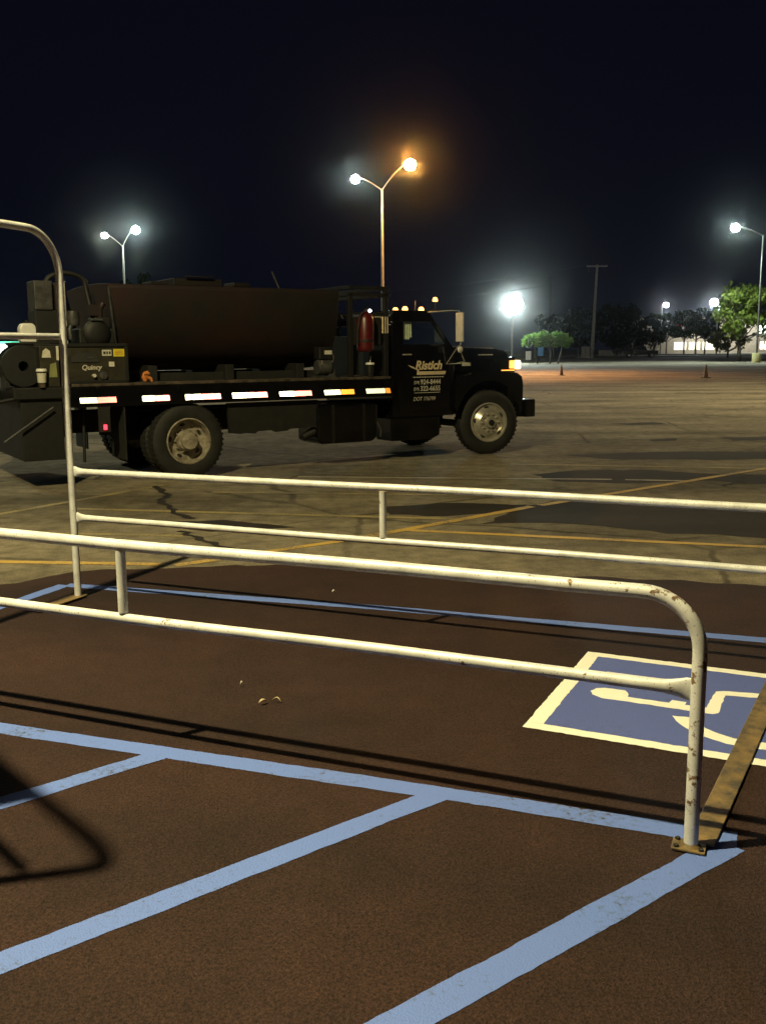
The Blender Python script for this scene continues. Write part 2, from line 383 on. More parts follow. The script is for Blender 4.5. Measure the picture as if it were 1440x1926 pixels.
# tar patches
for poly in (((905, 985), (985, 952), (1090, 934), (1230, 944), (1440, 955), (1640, 970), (1640, 1022), (1440, 1012), (1260, 1003), (1120, 988), (985, 983)),
             ((1000, 893), (1085, 884), (1230, 884), (1300, 890), (1440, 893), (1640, 900), (1640, 915), (1440, 912), (1330, 904), (1180, 909), (1040, 905)),
             ((1065, 857), (1180, 851), (1330, 849), (1600, 852), (1600, 862), (1300, 865), (1150, 864)),
             ((730, 952), (860, 945), (1000, 950), (960, 962), (840, 972), (735, 968)),
             ((1150, 797), (1230, 794), (1260, 798), (1190, 800)), ((1215, 827), (1270, 824), (1275, 829), (1230, 831)), ((1350, 823), (1440, 821), (1500, 826), (1380, 829)),
             ((250, 985), (420, 978), (560, 992), (400, 1000))):
    flat('tar_patch', [tuple(G(*p))[:2] for p in poly], M['tar'], .0015, .045, .18)
def crack(pts, w):
    g = [G(*p) for p in pts]; vs = []; fs = []
    fine = []
    for i in range(len(g)-1):
        for j in range(4):
            p = g[i].lerp(g[i+1], j/4); fine.append(Vector((p.x+random.gauss(0, .02), p.y+random.gauss(0, .02), 0)))
    fine.append(g[-1])
    for i, p in enumerate(fine):
        d = (fine[min(i+1, len(fine)-1)]-fine[max(i-1, 0)]); d.z = 0; d.normalize(); q = Vector((-d.y, d.x, 0))*w*random.uniform(.3, .8)
        vs += [(p.x+q.x, p.y+q.y, .0046), (p.x-q.x, p.y-q.y, .0046)]
    fs = [(2*i, 2*i+1, 2*i+3, 2*i+2) for i in range(len(fine)-1)]
    struct(MB().add(vs, fs).build('crack', M['tar']))
crack([(290, 914), (300, 920), (318, 932), (297, 941), (320, 952), (328, 966), (365, 976)], .07)
crack([(333, 1000), (372, 1012), (395, 1024), (440, 1036)], .06)
crack([(1410, 893), (1380, 900), (1390, 907), (1360, 915)], .05)

# wheelchair symbol painted inside the stall
sa = R(-25.5); SU = Vector((math.cos(sa), math.sin(sa), 0)); SV = Vector((-SU.y, SU.x, 0)); SO = Vector((.626, 4.206, 0))
sym = thing('parking_symbol', 'blue square with white border and wheelchair figure painted on the dark asphalt', 'painted symbol', SO, sa)
def sheet_uv(name, polys, m, z, jit=.0018):
    b = MB()
    for poly in polys:
        out = []
        for i in range(len(poly)):
            p, q = Vector((*poly[i], z)), Vector((*poly[(i+1) % len(poly)], z)); k = max(1, int((q-p).length/.025))
            for j in range(k):
                r_ = p.lerp(q, j/k); out.append((r_.x+random.gauss(0, jit), r_.y+random.gauss(0, jit), z))
        b.sheet(out)
    return b.build(name, m, sym)
SW, SH = 1.34, 1.222
sheet_uv('blue_field', [[(.05, .05), (SW-.05, .05), (SW-.05, SH-.05), (.05, SH-.05)]], M['symblue'], .0030, .001)
def rect(a, b, c, d): return [(a, b), (c, b), (c, d), (a, d)]
sheet_uv('border', [rect(0, 0, SW, .07)], M['symwhite'], .0038)
sheet_uv('border', [rect(0, .07, .076, SH-.068)], M['symwhite'], .0038)
sheet_uv('border', [rect(0, SH-.068, SW, SH)], M['symwhite'], .0038)
sheet_uv('border', [rect(SW-.076, .07, SW, SH-.068)], M['symwhite'], .0038)
foot = [(.355, .582), (.345, .64), (.324, .667), (.225, .665), (.185, .64), (.168, .59), (.19, .545), (.245, .512), (.45, .515), (.763, .511), (.785, .54), (.785, .80), (1.03, .845), (1.03, .915), (.77, .86), (.735, .835), (.722, .59), (.626, .583), (.626, .625), (.559, .627), (.552, .582)]
arc = []
for k in range(15):
    a = R(200+k*9.5); arc.append((.945+.375*math.cos(a), .545+.375*math.sin(a)))
inn = []
for k in range(15):
    a = R(203+k*9.3); inn.append((.945+.295*math.cos(a), .545+.295*math.sin(a)))
head = [(1.13+.065*math.cos(R(k*24)), .89+.065*math.sin(R(k*24))) for k in range(15)]
sheet_uv('wheelchair_figure', [foot, arc + inn[::-1], head], M['symwhite'], .0038)

# litter
for k, (x, y, rz, lab) in enumerate(((495, 1326, 40, 'pale dry leaf lying on the dark asphalt, the one with a pointed tip'), (519, 1325, -8, 'thin curled pale leaf lying right beside the pointed leaf on the asphalt'), (455, 1292, 20, 'tiny bright scrap lying alone on the dark asphalt behind the two leaves'), (628, 1117, 30, 'small pale scrap lying just beyond the far blue line'))):
    L_, W_ = ((.05, .016), (.046, .009), (.016, .012), (.03, .012))[k]
    vs = []; fs = []
    for i in range(9):
        t = i/8; w = W_*math.sin(math.pi*min(1, t*.93+.05))**.8; zz = .014+.012*math.sin(t*3.3)
        yb = (.02*math.sin(t*3) if k == 1 else 0)
        vs += [(L_*(t-.5), yb-w/2, zz+.004), (L_*(t-.5), yb, zz), (L_*(t-.5), yb+w/2, zz+.005)]
    for i in range(8):
        fs += [(3*i, 3*i+1, 3*i+4, 3*i+3), (3*i+1, 3*i+2, 3*i+5, 3*i+4)]
    o = MB().add(vs, fs).build('fallen_leaf' if k < 2 else 'paper_scrap', M['tan'] if k < 2 else M['white'], smooth=60)
    o.location = G(x, y); o.rotation_euler = (0, 0, R(rz)); tag(o, lab, 'leaf' if k < 2 else 'litter')

# ------------------------------------------------------------------ pipe railings
AR = R(-23.0)
def wobble(a, b, n, amp):
    a, b = Vector(a), Vector(b); ph = random.uniform(0, 6)
    return [a.lerp(b, i/n)+Vector((0, math.sin(ph+i*.9)*amp*.5, math.sin(ph*2+i*.7)*amp))*math.sin(math.pi*i/n) for i in range(n+1)]
def flat_end_tube(mb, p_end, p_start, r, hgt, length):   # pipe whose end at p_end is hammered flat and tall
    a, b = Vector(p_start), Vector(p_end); d = (b-a).normalized(); side = d.cross(Vector((0, 0, 1))).normalized(); up = side.cross(d)
    n = 16; vs = []; stn = [(-.12, r, r), (0, r, r), (length*.45, r*.98, r*1.04), (length*.75, r*.55, hgt*.42), (length*.9, r*.34, hgt*.5), (length, r*.32, hgt*.5)]
    base = b - d*length
    for t, rs, ru in stn:
        for k in range(n):
            q = 2*math.pi*k/n; vs.append(base+d*t+side*math.cos(q)*rs+up*math.sin(q)*ru)
    fs = [(i*n+k, i*n+(k+1) % n, (i+1)*n+(k+1) % n, (i+1)*n+k) for i in range(len(stn)-1) for k in range(n)]
    fs += [tuple(range(n-1, -1, -1)), tuple((len(stn)-1)*n+k for k in range(n))]
    mb.add(vs, fs)

# near railing: local x along the rail (toward its bent post at x=0), z up
near = thing('pipe_railing', 'nearest chipped off-white pipe railing bent down into a post at its right end', 'railing', (1.045, 3.105, 0), AR)
zt = .893
pts = wobble((-3.6, 0, zt+.008), (-.19, 0, zt), 14, .0035)
bend = [Vector((-.19+.19*math.sin(t), 0, zt-.19+.19*math.cos(t))) for t in [math.pi/2*i/12 for i in range(1, 13)]]
pts += bend + [Vector((0, 0, z)) for z in (.60, .45, .3, .15, .012)]
MB().tube(pts, .0245, 20).build('handrail', M['pipe_rust'], near, 50)
b = MB(); b.tube(wobble((-3.6, 0, .585), (-.285, 0, .5737), 12, .003), .0215, 18)
flat_end_tube(b, (-.022, 0, .571), (-.5, 0, .576), .0225, .078, .16)
b.build('lower_rail', M['pipe'], near, 50)
MB().tube([(-2.335, 0, .604), (-2.335, 0, zt-.02)], .021, 16).build('short_post', M['pipe'], near, 50)
MB().tube([(-3.6, 0, .01), (-3.6, 0, .87)], .0245, 16).build('post', M['pipe'], near, 50)
bpl = MB().box((-.062, -.040, .006), (.050, .040, .016)).build('base_plate', M['plate'], near, bevel=.003)
for bx_, by_ in ((-.046, -.026), (.036, -.028), (-.046, .028)): MB().lathe([(.009, .016), (.009, .023), (.005, .026), (0, .026)], 6, Matrix.Translation((bx_, by_, 0))).build('anchor_bolt', M['dgrey'], bpl)
MB().lathe([(.034, .016), (.030, .022), (.0255, .028)], 20, None, False).build('weld_bead', M['plate'], bpl, 60)
fb = MB(); mxr = Matrix.Translation((.03, .03, 0)) @ Matrix.Rotation(R(84), 4, 'Z')
fb.box((.0, -.045, .008), (3.2, .045, .016), mxr).build('floor_bar', M['plate'], near, bevel=.003)

# far railing with the tall hoop it is welded to
far = thing('pipe_railing', 'long pipe railing behind the nearest one, welded to the tall hoop at its left', 'railing', (-2.125, 6.61, 0), AR)
MB().tube(wobble((.265, 0, .890), (7.0, 0, .893), 20, .003), .0225, 16).build('handrail', M['pipe'], far, 50)
MB().tube(wobble((.265, 0, .573), (7.0, 0, .566), 20, .003), .0205, 16).build('lower_rail', M['pipe'], far, 50)
for o_, z in ((far.children[0], .89), (far.children[1], .573)):
    e = MB(); flat_end_tube(e, (.028, 0, z), (.4, 0, z), .0215, .072, .12); e.build('flattened_end', M['pipe'], far, 50)
MB().tube([(2.307, 0, .592), (2.307, 0, .868)], .0205, 16).build('short_post', M['pipe'], far, 50)
def hoop_parts(root, W, mats, sgn):
    r_ = .28 if sgn < 0 else .19; H = 2.47
    p = [Vector((0, 0, z)) for z in (.01, .4, .8, 1.2, 1.6, 2.0, H-r_)]
    p += [Vector((0, sgn*(r_-r_*math.cos(t)), H-r_+r_*math.sin(t))) for t in [math.pi/2*i/12 for i in range(1, 13)]]
    p += [Vector((0, sgn*(W*.5), H))]
    q = [Vector((v.x, sgn*W-v.y, v.z)) for v in p[:-1]][::-1]
    MB().tube(p+q, .0245, 18).build('hoop', mats[0], root, 50)
    c = MB(); c.tube([(0, sgn*.06, 1.795), (0, sgn*(W-.06), 1.795)], .021, 14)
    for y0, y1 in ((.1, .022), (W-.1, W-.022)):
        flat_end_tube(c, (0, sgn*y1, 1.795), (0, sgn*(y0+(y0-y1)), 1.795), .021, .05, abs(y0-y1))
    c.build('crossbar', mats[1], root, 50)
hoop_parts(far, 2.0, (M['pipe'], M['pipe']), -1)
MB().box((-.05, -.42, .012), (.05, .04, .022)).build('base_plate', M['plate'], far, bevel=.003)

# the sister hoop just left of the view, whose shadow falls on the sealed pavement
hp = thing('sign_hoop', 'tall free-standing pipe hoop whose loop shadow falls on the pavement at the lower left', 'sign hoop', (-1.70, 2.82, 0), R(42))
hoop_parts(hp, 2.0, (M['pipe'], M['pipe']), 1)
sg = MB().box((-.006, .47, 1.84), (.006, 1.5, 2.42)).build('return_sign', M['labelyel'], None, bevel=.004)
sg.location = hp.location; sg.rotation_euler = hp.rotation_euler; tag(sg, 'flat yellow sign panel hung inside the free-standing hoop at the lower left', 'sign')
sg2 = MB().box((-.006, -.95, 1.86), (.006, -.605, 2.06)).build('return_sign', M['orange'], None, bevel=.004)
sg2.location = far.location; sg2.rotation_euler = far.rotation_euler; tag(sg2, 'orange sign panel hung inside the tall hoop, only its edge showing at far left', 'sign')

# ------------------------------------------------------------------ the flatbed truck   (local x forward, y away from us, z up)
TH = math.atan2(2.7, 4.315)
TL = (-2.57, 13.0, 0)
truck = thing('flatbed_truck', 'black flatbed work truck with a rust-red tank, reflective side strips and lettered cab door', 'truck', TL, TH)
def T(x, y, z): return Vector(TL) + Matrix.Rotation(TH, 3, 'Z') @ Vector((x, y, z))
def rz90(x, y, z, a=0): return Matrix.Translation((x, y, z)) @ Matrix.Rotation(a, 4, 'Z') @ Matrix.Rotation(math.pi/2, 4, 'X')   # local +Z -> -Y (outwards, near side)
def wheel(x, y, z, r, w, dual, steer=0.0, flip=False, bright=True):
    mx = rz90(x, y, z, steer + (math.pi if flip else 0))
    wd = w
    prof = [(r*.60, -wd), (r*.86, -wd), (r*.97, -wd*.90), (r, -wd*.72), (r, -wd*.28), (r*.97, -wd*.10), (r*.90, -.004), (r*.80, .006), (r*.66, 0), (r*.605, -.012), (r*.585, -.05)]
    t = MB().lathe(prof, 48, mx, False)
    for k in range(44):                               # tread lugs
        a = 2*math.pi*k/44
        m2 = mx @ Matrix.Rotation(a, 4, 'Z')
        for s in (0, 1):
            h0 = -wd*(.52+.40*s) if s else -wd*.45
            t.box((r*.985, -.014, -wd*.90 if s else -wd*.46), (r*1.004, .014, -wd*.54 if s else -wd*.10), m2)
    o = t.build('wheel', M['rubber'], truck, 35)
    rm = MB()
    R0 = r*.615
    if dual:      # deep dish with the hub standing in it
        rm.lathe([(R0, -.03), (R0*1.0, .002), (R0*.95, .006), (R0*.92, -.02), (R0*.90, -.10), (R0*.86, -.13), (R0*.5, -.145), (R0*.46, -.13), (R0*.43, -.05), (R0*.40, -.03), (R0*.22, -.02), (0, -.018)], 40, mx, False)
        holes = [(R0*.70, -.133)]; lug = (R0*.50, -.135, .04)
    else:
        rm.lathe([(R0, -.03), (R0*1.0, .004), (R0*.95, .010), (R0*.91, -.01), (R0*.88, -.03), (R0*.80, -.028), (R0*.62, .02), (R0*.56, .035), (R0*.50, .03), (R0*.30, .03), (R0*.28, .06), (R0*.24, .085), (0, .09)], 40, mx, False)
        holes = [(R0*.76, -.017)]; lug = (R0*.43, .03, .035)
    rm.build('rim', M['rim'] if dual else M['chrome'], o, 35)
    if not flip and y < .3:
        for k in range(10):
            a = 2*math.pi*k/10
            MB().lathe([(.016, lug[1]), (.016, lug[1]+.02), (.010, lug[1]+lug[2])], 6, mx @ Matrix.Translation((lug[0]*math.cos(a), lug[0]*math.sin(a), 0))).build('wheel_nut', M['rim'], o)
        for k in range(5):
            a = 2*math.pi*k/5+.5
            mm = mx @ Matrix.Translation((holes[0][0]*math.cos(a), holes[0][0]*math.sin(a), holes[0][1])) @ Matrix.Rotation(a, 4, 'Z')
            MB().lathe([(.028, -.006), (.028, .007), (0, .0075)], 16, mm @ Matrix.Diagonal((.8, 1.35, 1, 1))).build('hand_hole', M['darkink'], o)
    if dual:
        MB().lathe([(R0*.36, -.03), (R0*.36, .03), (R0*.33, .045), (0, .05)], 24, mx).build('hub_cap', M['rim'], o, 30)
    else:
        MB().lathe([(R0*.15, .08), (R0*.15, .105), (0, .107)], 20, mx).build('hub_cap', M['chassis'], o, 30)
    return o
wheel(0, .02, .50, .505, .26, True)
wheel(0, .33, .50, .505, .26, True)
wheel(0, 2.42, .50, .505, .26, True, 0, True)
wheel(0, 2.11, .50, .505, .26, True, 0, True)
wheel(5.13, .10, .515, .52, .26, False, R(-13))
wheel(5.13, 2.34, .515, .52, .26, False, R(-13), True)

def tb(name, lo, hi, m, parent=None, bevel=.008): return MB().box(lo, hi).build(name, m, parent or truck, bevel=bevel)
# chassis
ch = MB(); ch.box((-1.4, .80, .62), (5.6, .90, .88)); ch.box((-1.4, 1.55, .62), (5.6, 1.65, .88))
for x in (-1.2, -.3, .8, 1.9, 3.0, 4.2): ch.box((x, .90, .66), (x+.1, 1.55, .84))
ch.tube([(0, .3, .5), (0, 2.15, .5)], .10, 14); ch.lathe([(0, -.22), (.17, -.16), (.22, 0), (.17, .16), (0, .22)], 18, Matrix.Translation((0, 1.22, .5)) @ Matrix.Rotation(math.pi/2, 4, 'X'))
ch.tube([(.15, 1.2, .55), (3.5, 1.2, .68)], .055, 12); ch.tube([(5.13, .4, .45), (5.13, 2.05, .45)], .06, 12)
for y in (.72, 1.73): ch.box((-.7, y-.04, .50), (.7, y+.04, .60))
ch.build('chassis_frame', M['chassis'], truck, 40)
# low gear between the axles: skirt plate with a ragged lower edge
sk = [(.60, .98), (2.0, .98), (2.0, .60), (1.55, .585), (1.5, .56), (1.32, .55), (1.27, .58), (1.05, .575), (1.0, .545), (.85, .56), (.78, .55), (.62, .57)]
MB().prism(sk, lambda u, v, w: (u, w, v), .10, .16).build('side_skirt', M['chassis'], truck)
# bed
bed = MB(); bed.box((-1.52, 0, 1.0), (3.22, .07, 1.255)); bed.box((-1.52, 2.37, 1.0), (3.22, 2.44, 1.255)); bed.box((-1.52, .07, 1.0), (-1.45, 2.37, 1.255)); bed.box((3.15, .07, 1.0), (3.22, 2.37, 1.255))
for i in range(11): bed.box((-1.3+i*.43, .07, 1.06), (-1.24+i*.43, 2.37, 1.2))
for i in range(9): bed.box((-1.2+i*.53, -.022, 1.16), (-1.13+i*.53, 0, 1.245))
bo = bed.build('flatbed', M['black'], truck, bevel=.006)
MB().box((-1.50, .02, 1.258), (3.2, 2.42, 1.292)).build('deck', M['deck'], bo, bevel=.005)
# prismatic reflective strips: tiny slanted facets that throw the lot lamp's light back
def strip(x0, x1, m, z0=1.052, z1=1.122):
    b = MB(); p = .0125; n = int((x1-x0)/p); tilt = .39*(z1-z0)
    for i in range(n):
        xa, xb = x0+i*p, x0+(i+1)*p; o = -.024
        b.add([(xa, o, z0), (xb, o-.60*p, z0), (xb, o-.60*p+tilt, z1), (xa, o+tilt, z1)], [(0, 1, 2, 3)])
        b.add([(xb, o-.60*p, z0), (xb, o, z0), (xb, o+tilt, z1), (xb, o-.60*p+tilt, z1)], [(0, 1, 2, 3)])
    b.build('reflective_strip', m, bo)
for i, (a, c, m2) in enumerate(((-1.42, -.95, 'taper'), (-.62, -.25, 'taper'), (-.04, .46, 'taper'), (.63, 1.15, 'taper'), (1.34, 1.85, 'taper'), (2.05, 2.55, 'tapeo'), (2.75, 3.17, 'tapeo'))):
    mid = a+(c-a)*(.46 if i < 5 else .55 if i == 5 else .8)
    strip(a, mid, M['tapew']); strip(mid+.004, c, M[m2])
# tool box / fuel tank under the bed, steps
fu = MB(); ftz = [(1.97, .38), (2.05, .335), (2.9, .335), (2.99, .40), (2.99, .90), (1.97, .90)]
fu.prism(ftz, lambda u, v, w: (u, w, v), .06, .70)
fo = fu.build('fuel_tank', M['black'], truck, bevel=.03)
for x in (2.2, 2.72): MB().box((x, .052, .34), (x+.05, .058, .90)).build('tank_strap', M['dgrey'], fo)
MB().tube([(2.97, .05, .62), (3.03, .04, .50), (3.02, .04, .40)], .012, 8).build('hose', M['grey'], fo, 50)
MB().tube([(1.80, .2, .44), (1.98, .2, .52)], [.05, .07], 14).build('exhaust_tip', M['chassis'], truck, 40)
st = MB(); st.prism([(3.3, .30), (4.05, .30), (4.2, .36), (4.2, .66), (3.3, .66)], lambda u, v, w: (u, w, v), .16, .62)
st.build('step_box', M['black'], truck, bevel=.02)
# mud flaps and tail
MB().box((-.86, .02, .30), (-.845, .62, 1.02)).build('mud_flap', M['rubber'], truck)
MB().box((-.86, 1.82, .30), (-.845, 2.42, 1.02)).build('mud_flap', M['rubber'], truck)
tb('side_marker', (-1.14, -.03, .71), (-1.10, -.005, .775), M['redlamp'], bevel=.006)
MB().box((-1.20, -.004, .68), (-1.05, .012, 1.0)).build('lamp_bracket', M['chassis'], truck)
rg = MB(); rg.box((-2.12, .05, .36), (-1.62, 2.4, 1.2)); rg.box((-2.2, 0, 1.12), (-1.52, .05, 1.26)); rg.box((-2.2, .05, 1.2), (-1.52, 2.4, 1.26)); rg.box((-1.62, .3, .62), (-1.52, 2.1, 1.1))
rg.build('rear_lockers', M['dgrey'], truck, bevel=.01)
MB().tube([(-2.35, -.02, .62), (-1.75, -.02, 1.02)], .012, 8).build('grab_bar', M['grey'], truck)
MB().tube([(-2.9, .3, .98), (-2.12, .3, 1.12)], .022, 8).build('tow_arm', M['chassis'], truck)
MB().tube([(-1.32, .3, .28), (-1.30, .3, 1.0)], .02, 8).build('jack_leg', M['chassis'], truck)

# cab
Y0, Y1 = .18, 2.26
cab = MB()
out = [(3.33, .66), (3.33, 2.20), (3.37, 2.27), (3.96, 2.27), (4.02, 2.235), (4.42, 1.745), (4.48, 1.70), (4.48, .66)]
win = [(3.53, 1.765), (3.53, 2.10), (4.03, 2.10), (4.27, 1.765)]
def side(mb, y, y2):
    # walls round the door window, as a shell of thickness y..y2
    P = {'a': (3.33, .66), 'b': (4.48, .66), 'c': (4.48, 1.70), 'd': (4.42, 1.765), 'e': (3.33, 1.765), 'f': (3.33, 2.10), 'g': (3.33, 2.20), 'h': (3.37, 2.27), 'i': (3.96, 2.27), 'j': (4.02, 2.235), 'k': (4.13, 2.10),
         'w0': (3.53, 1.765), 'w1': (3.53, 2.10), 'w2': (4.06, 2.10), 'w3': (4.33, 1.765)}
    for poly in (('a', 'b', 'c', 'd', 'w3', 'w0', 'e'), ('e', 'w0', 'w1', 'f'), ('f', 'w1', 'w2', 'k', 'j', 'i', 'h', 'g'), ('w3', 'd', 'k', 'w2')):
        mb.prism([P[q] for q in poly], lambda u, v, w: (u, w, v), y, y2)
side(cab, Y0, Y0+.05); side(cab, Y1-.05, Y1)
cab.box((3.33, Y0+.05, .66), (3.38, Y1-.05, 1.78)); cab.box((3.33, Y0+.05, 2.06), (3.38, Y1-.05, 2.20)); cab.box((3.33, Y0+.05, 1.78), (3.38, Y0+.45, 2.06)); cab.box((3.33, Y1-.45, 1.78), (3.38, Y1-.05, 2.06))
cab.add([(3.33, Y0+.02, 2.20), (3.33, Y1-.02, 2.20), (3.37, Y1-.02, 2.275), (3.37, Y0+.02, 2.275), (3.96, Y0+.02, 2.275), (3.96, Y1-.02, 2.275), (4.02, Y1-.02, 2.238), (4.02, Y0+.02, 2.238)], [(0, 1, 2, 3), (3, 2, 5, 4), (4, 5, 6, 7)])
cab.box((3.38, Y0+.05, .66), (4.48, Y1-.05, .72)); cab.box((4.40, Y0+.05, .72), (4.48, Y1-.05, 1.70))
co = cab.build('cab', M['black'], truck, bevel=.006)
MB().add([(4.03, Y0+.07, 2.22), (4.41, Y0+.07, 1.75), (4.41, Y1-.07, 1.75), (4.03, Y1-.07, 2.22)], [(0, 1, 2, 3)]).build('windscreen', M['glass'], co)
MB().add([(3.53, Y0+.03, 1.765), (4.33, Y0+.03, 1.765), (4.06, Y0+.03, 2.10), (3.53, Y0+.03, 2.10)], [(0, 1, 2, 3)]).build('side_window', M['glass'], co)
MB().add([(3.53, Y1-.03, 1.765), (4.33, Y1-.03, 1.765), (4.06, Y1-.03, 2.10), (3.53, Y1-.03, 2.10)], [(0, 1, 2, 3)]).build('side_window', M['glass'], co)
MB().box((3.35, Y0+.46, 1.79), (3.356, Y1-.46, 2.05)).build('rear_window', M['glass'], co)
cu = MB(); n = 13
vs = []
for i in range(n): vs += [(3.555+i*.0135, Y0+.05+.012*math.sin(i*2.1), 1.84+(.03 if i > 8 else 0)), (3.55+i*.0135, Y0+.05+.012*math.sin(i*2.1), 2.095)]
cu.add(vs, [(2*i, 2*i+2, 2*i+3, 2*i+1) for i in range(n-1)]).build('window_light_patch', M['winlight'], co, 60)  # pale pleats added to stand for the patch of light in the glass
se = MB(); se.box((3.42, Y0+.15, .95), (3.95, Y1-.15, 1.22)); se.box((3.40, Y0+.15, 1.2), (3.56, Y1-.15, 1.80)); se.build('bench_seat', M['dash'], co, bevel=.03)
da = MB(); da.box((4.12, Y0+.06, 1.35), (4.39, Y1-.06, 1.735)); da.build('dashboard', M['dash'], co, bevel=.03)
sw = MB(); sw.tube([(4.02+.05*math.sin(a)*.3, 1.72+.2*math.cos(a), 1.68+.2*math.sin(a)*.75) for a in [2*math.pi*k/24 for k in range(25)]], .014, 8, False); sw.build('steering_wheel', M['chassis'], co, 50)
dr = MB(); dr.prism([(3.44, .74), (4.40, .74), (4.40, 1.70), (4.36, 1.745), (3.44, 1.745)], lambda u, v, w: (u, w, v), Y0-.012, Y0-.001)
do = dr.build('door', M['black'], truck, bevel=.006)
MB().box((3.50, Y0-.040, 1.60), (3.66, Y0-.014, 1.622)).build('handle', M['chrome'], do, bevel=.004)
def dm(x, z): return Matrix.Translation((x, Y0-.0125, z)) @ Matrix.Rotation(math.pi/2, 4, 'X')
text('lettering', 'Ristich', M['letter'], do, .185, dm(3.735, 1.385), shear=.25, bold=.006, sx=1.0)
lg = MB()
lg.prism([(3.60, 1.455), (3.70, 1.425), (3.745, 1.40), (3.73, 1.39), (3.66, 1.415)], lambda u, v, w: (u, w, v), Y0-.0145, Y0-.0125)
lg.prism([(3.765, 1.30), (4.30, 1.30), (4.315, 1.352), (3.80, 1.352), (3.81, 1.385), (3.775, 1.385)], lambda u, v, w: (u, w, v), Y0-.0145, Y0-.0125)
lg.build('logo_swoosh', M['letter'], do)
ln = MB(); x = 3.70
while x < 4.27:
    w = random.uniform(.02, .05); ln.box((x, Y0-.0142, 1.258), (x+w, Y0-.0125, 1.272)); x += w+.012
ln.build('small_print_rule', M['letterw'], do)
MB().box((3.72, Y0-.0142, 1.022), (4.20, Y0-.0125, 1.030)).build('rule_line', M['letterw'], do)
text('lettering', '924-8444', M['letterw'], do, .105, dm(3.835, 1.155), bold=.002, sx=.95)
text('lettering', '322-6655', M['letterw'], do, .105, dm(3.83, 1.055), bold=.002, sx=.95)
text('lettering', '(219)', M['letterw'], do, .062, dm(3.715, 1.165), bold=.001, sx=.75)
text('lettering', '(219)', M['letterw'], do, .062, dm(3.71, 1.065), bold=.001, sx=.75)
text('lettering', 'DOT 776799', M['letterw'], do, .082, dm(3.70, .905), shear=.2, sx=.92)
# hood and wings
hd = MB()
prof = [(4.48, 1.20), (4.48, 1.70), (4.56, 1.725), (5.45, 1.695), (5.70, 1.655), (5.76, 1.60), (5.77, 1.20)]
hd.prism(prof, lambda u, v, w: (u, w, v), .40, 2.04)
ho = hd.build('hood', M['black'], truck, bevel=.035)
MB().box((5.12, .392, 1.585), (5.42, .3985, 1.602)).build('hood_badge', M['letterw'], ho)
MB().tube([(4.56, .42, 1.728), (5.45, .42, 1.698)], .006, 6).build('hood_edge_trim', M['chrome'], ho)
MB().box((4.80, .393, 1.42), (4.97, .3985, 1.475)).build('number_plate', M['label'], ho)
MB().box((4.485, .47, .78), (5.74, 1.97, 1.26)).build('engine_bay', M['chassis'], truck)
gr = MB(); gr.box((5.772, .62, 1.05), (5.79, 1.82, 1.55))
for i in range(9): gr.box((5.79, .65, 1.08+i*.052), (5.80, 1.79, 1.105+i*.052))
gr.build('grille', M['chrome'], truck)
def wing(y0, y1, mirror=False):
    cx, cz, ra = 5.13, .53, .655
    arch = [(cx+ra*math.cos(R(a)), cz+ra*math.sin(R(a))) for a in range(4, 170, 9)]
    poly = [(5.82, .72), (5.83, 1.10), (5.80, 1.24), (5.70, 1.30), (5.4, 1.33), (4.85, 1.31), (4.62, 1.27), (4.48, 1.15), (4.44, .78)]
    b = MB()
    full = poly + [(4.50, .70)] + arch[::-1]
    # side skin and the crowned top
    b.prism(full, lambda u, v, w: (u, w, v), y0, y0+.03) if not mirror else b.prism(full, lambda u, v, w: (u, w, v), y1-.03, y1)
    ya, yb = (y0+.03, y1) if not mirror else (y0, y1-.03)
    for i in range(len(poly)-1):
        (u, v), (u2, v2) = poly[i], poly[i+1]
        b.add([(u, ya, v), (u2, ya, v2), (u2, yb, v2+.03), (u, yb, v+.03)], [(0, 1, 2, 3)])
    for i in range(len(arch)-1):
        (u, v), (u2, v2) = arch[i], arch[i+1]
        b.add([(u, ya, v), (u2, ya, v2), (u2, yb+(-.0 if mirror else .06), v2), (u, yb+(-.0 if mirror else .06), v)], [(0, 1, 2, 3)])
    b.box((5.72, ya, .72), (5.80, yb, 1.15))
    return b.build('front_wing', M['black'], truck, 40, bevel=.012)
wing(.10, .46); wing(1.98, 2.34, True)
tb('bumper', (5.86, .06, .57), (6.07, 2.38, .86), M['black'], bevel=.02)
for y in (.8, 1.55): MB().box((5.5, y, .66), (5.86, y+.1, .80)).build('bumper_bracket', M['chassis'], truck)
for y in (.24, 2.04):
    hl = MB().lathe([(.115, 0), (.11, .03), (.07, .055), (0, .065)], 20, Matrix.Translation((5.775, y+.08, 1.43)) @ Matrix.Rotation(math.pi/2, 4, 'Y')).build('headlight', M['chrome'], truck, 40)
    MB().box((5.70, y-.105, 1.36), (5.80, y-.02, 1.50)).build('parking_lamp', M['head'], truck, bevel=.012) if y < 1 else None
bz = MB(); bz.box((5.35, .14, 1.30), (5.69, .40, 1.52)); bz.box((5.69, .24, 1.31), (5.772, .40, 1.55)); bz.build('lamp_housing', M['black'], truck, bevel=.02)
tb('turn_signal', (5.56, .118, 1.37), (5.66, .139, 1.50), M['amberdim'], bevel=.008)
MB().box((5.40, .125, 1.335), (5.66, .139, 1.35)).build('turn_signal_lower', M['amberdim'], truck)
point_lamp('parking_bulb', (5.76, .04, 1.43), 3, (1, .7, .35), .02, truck)
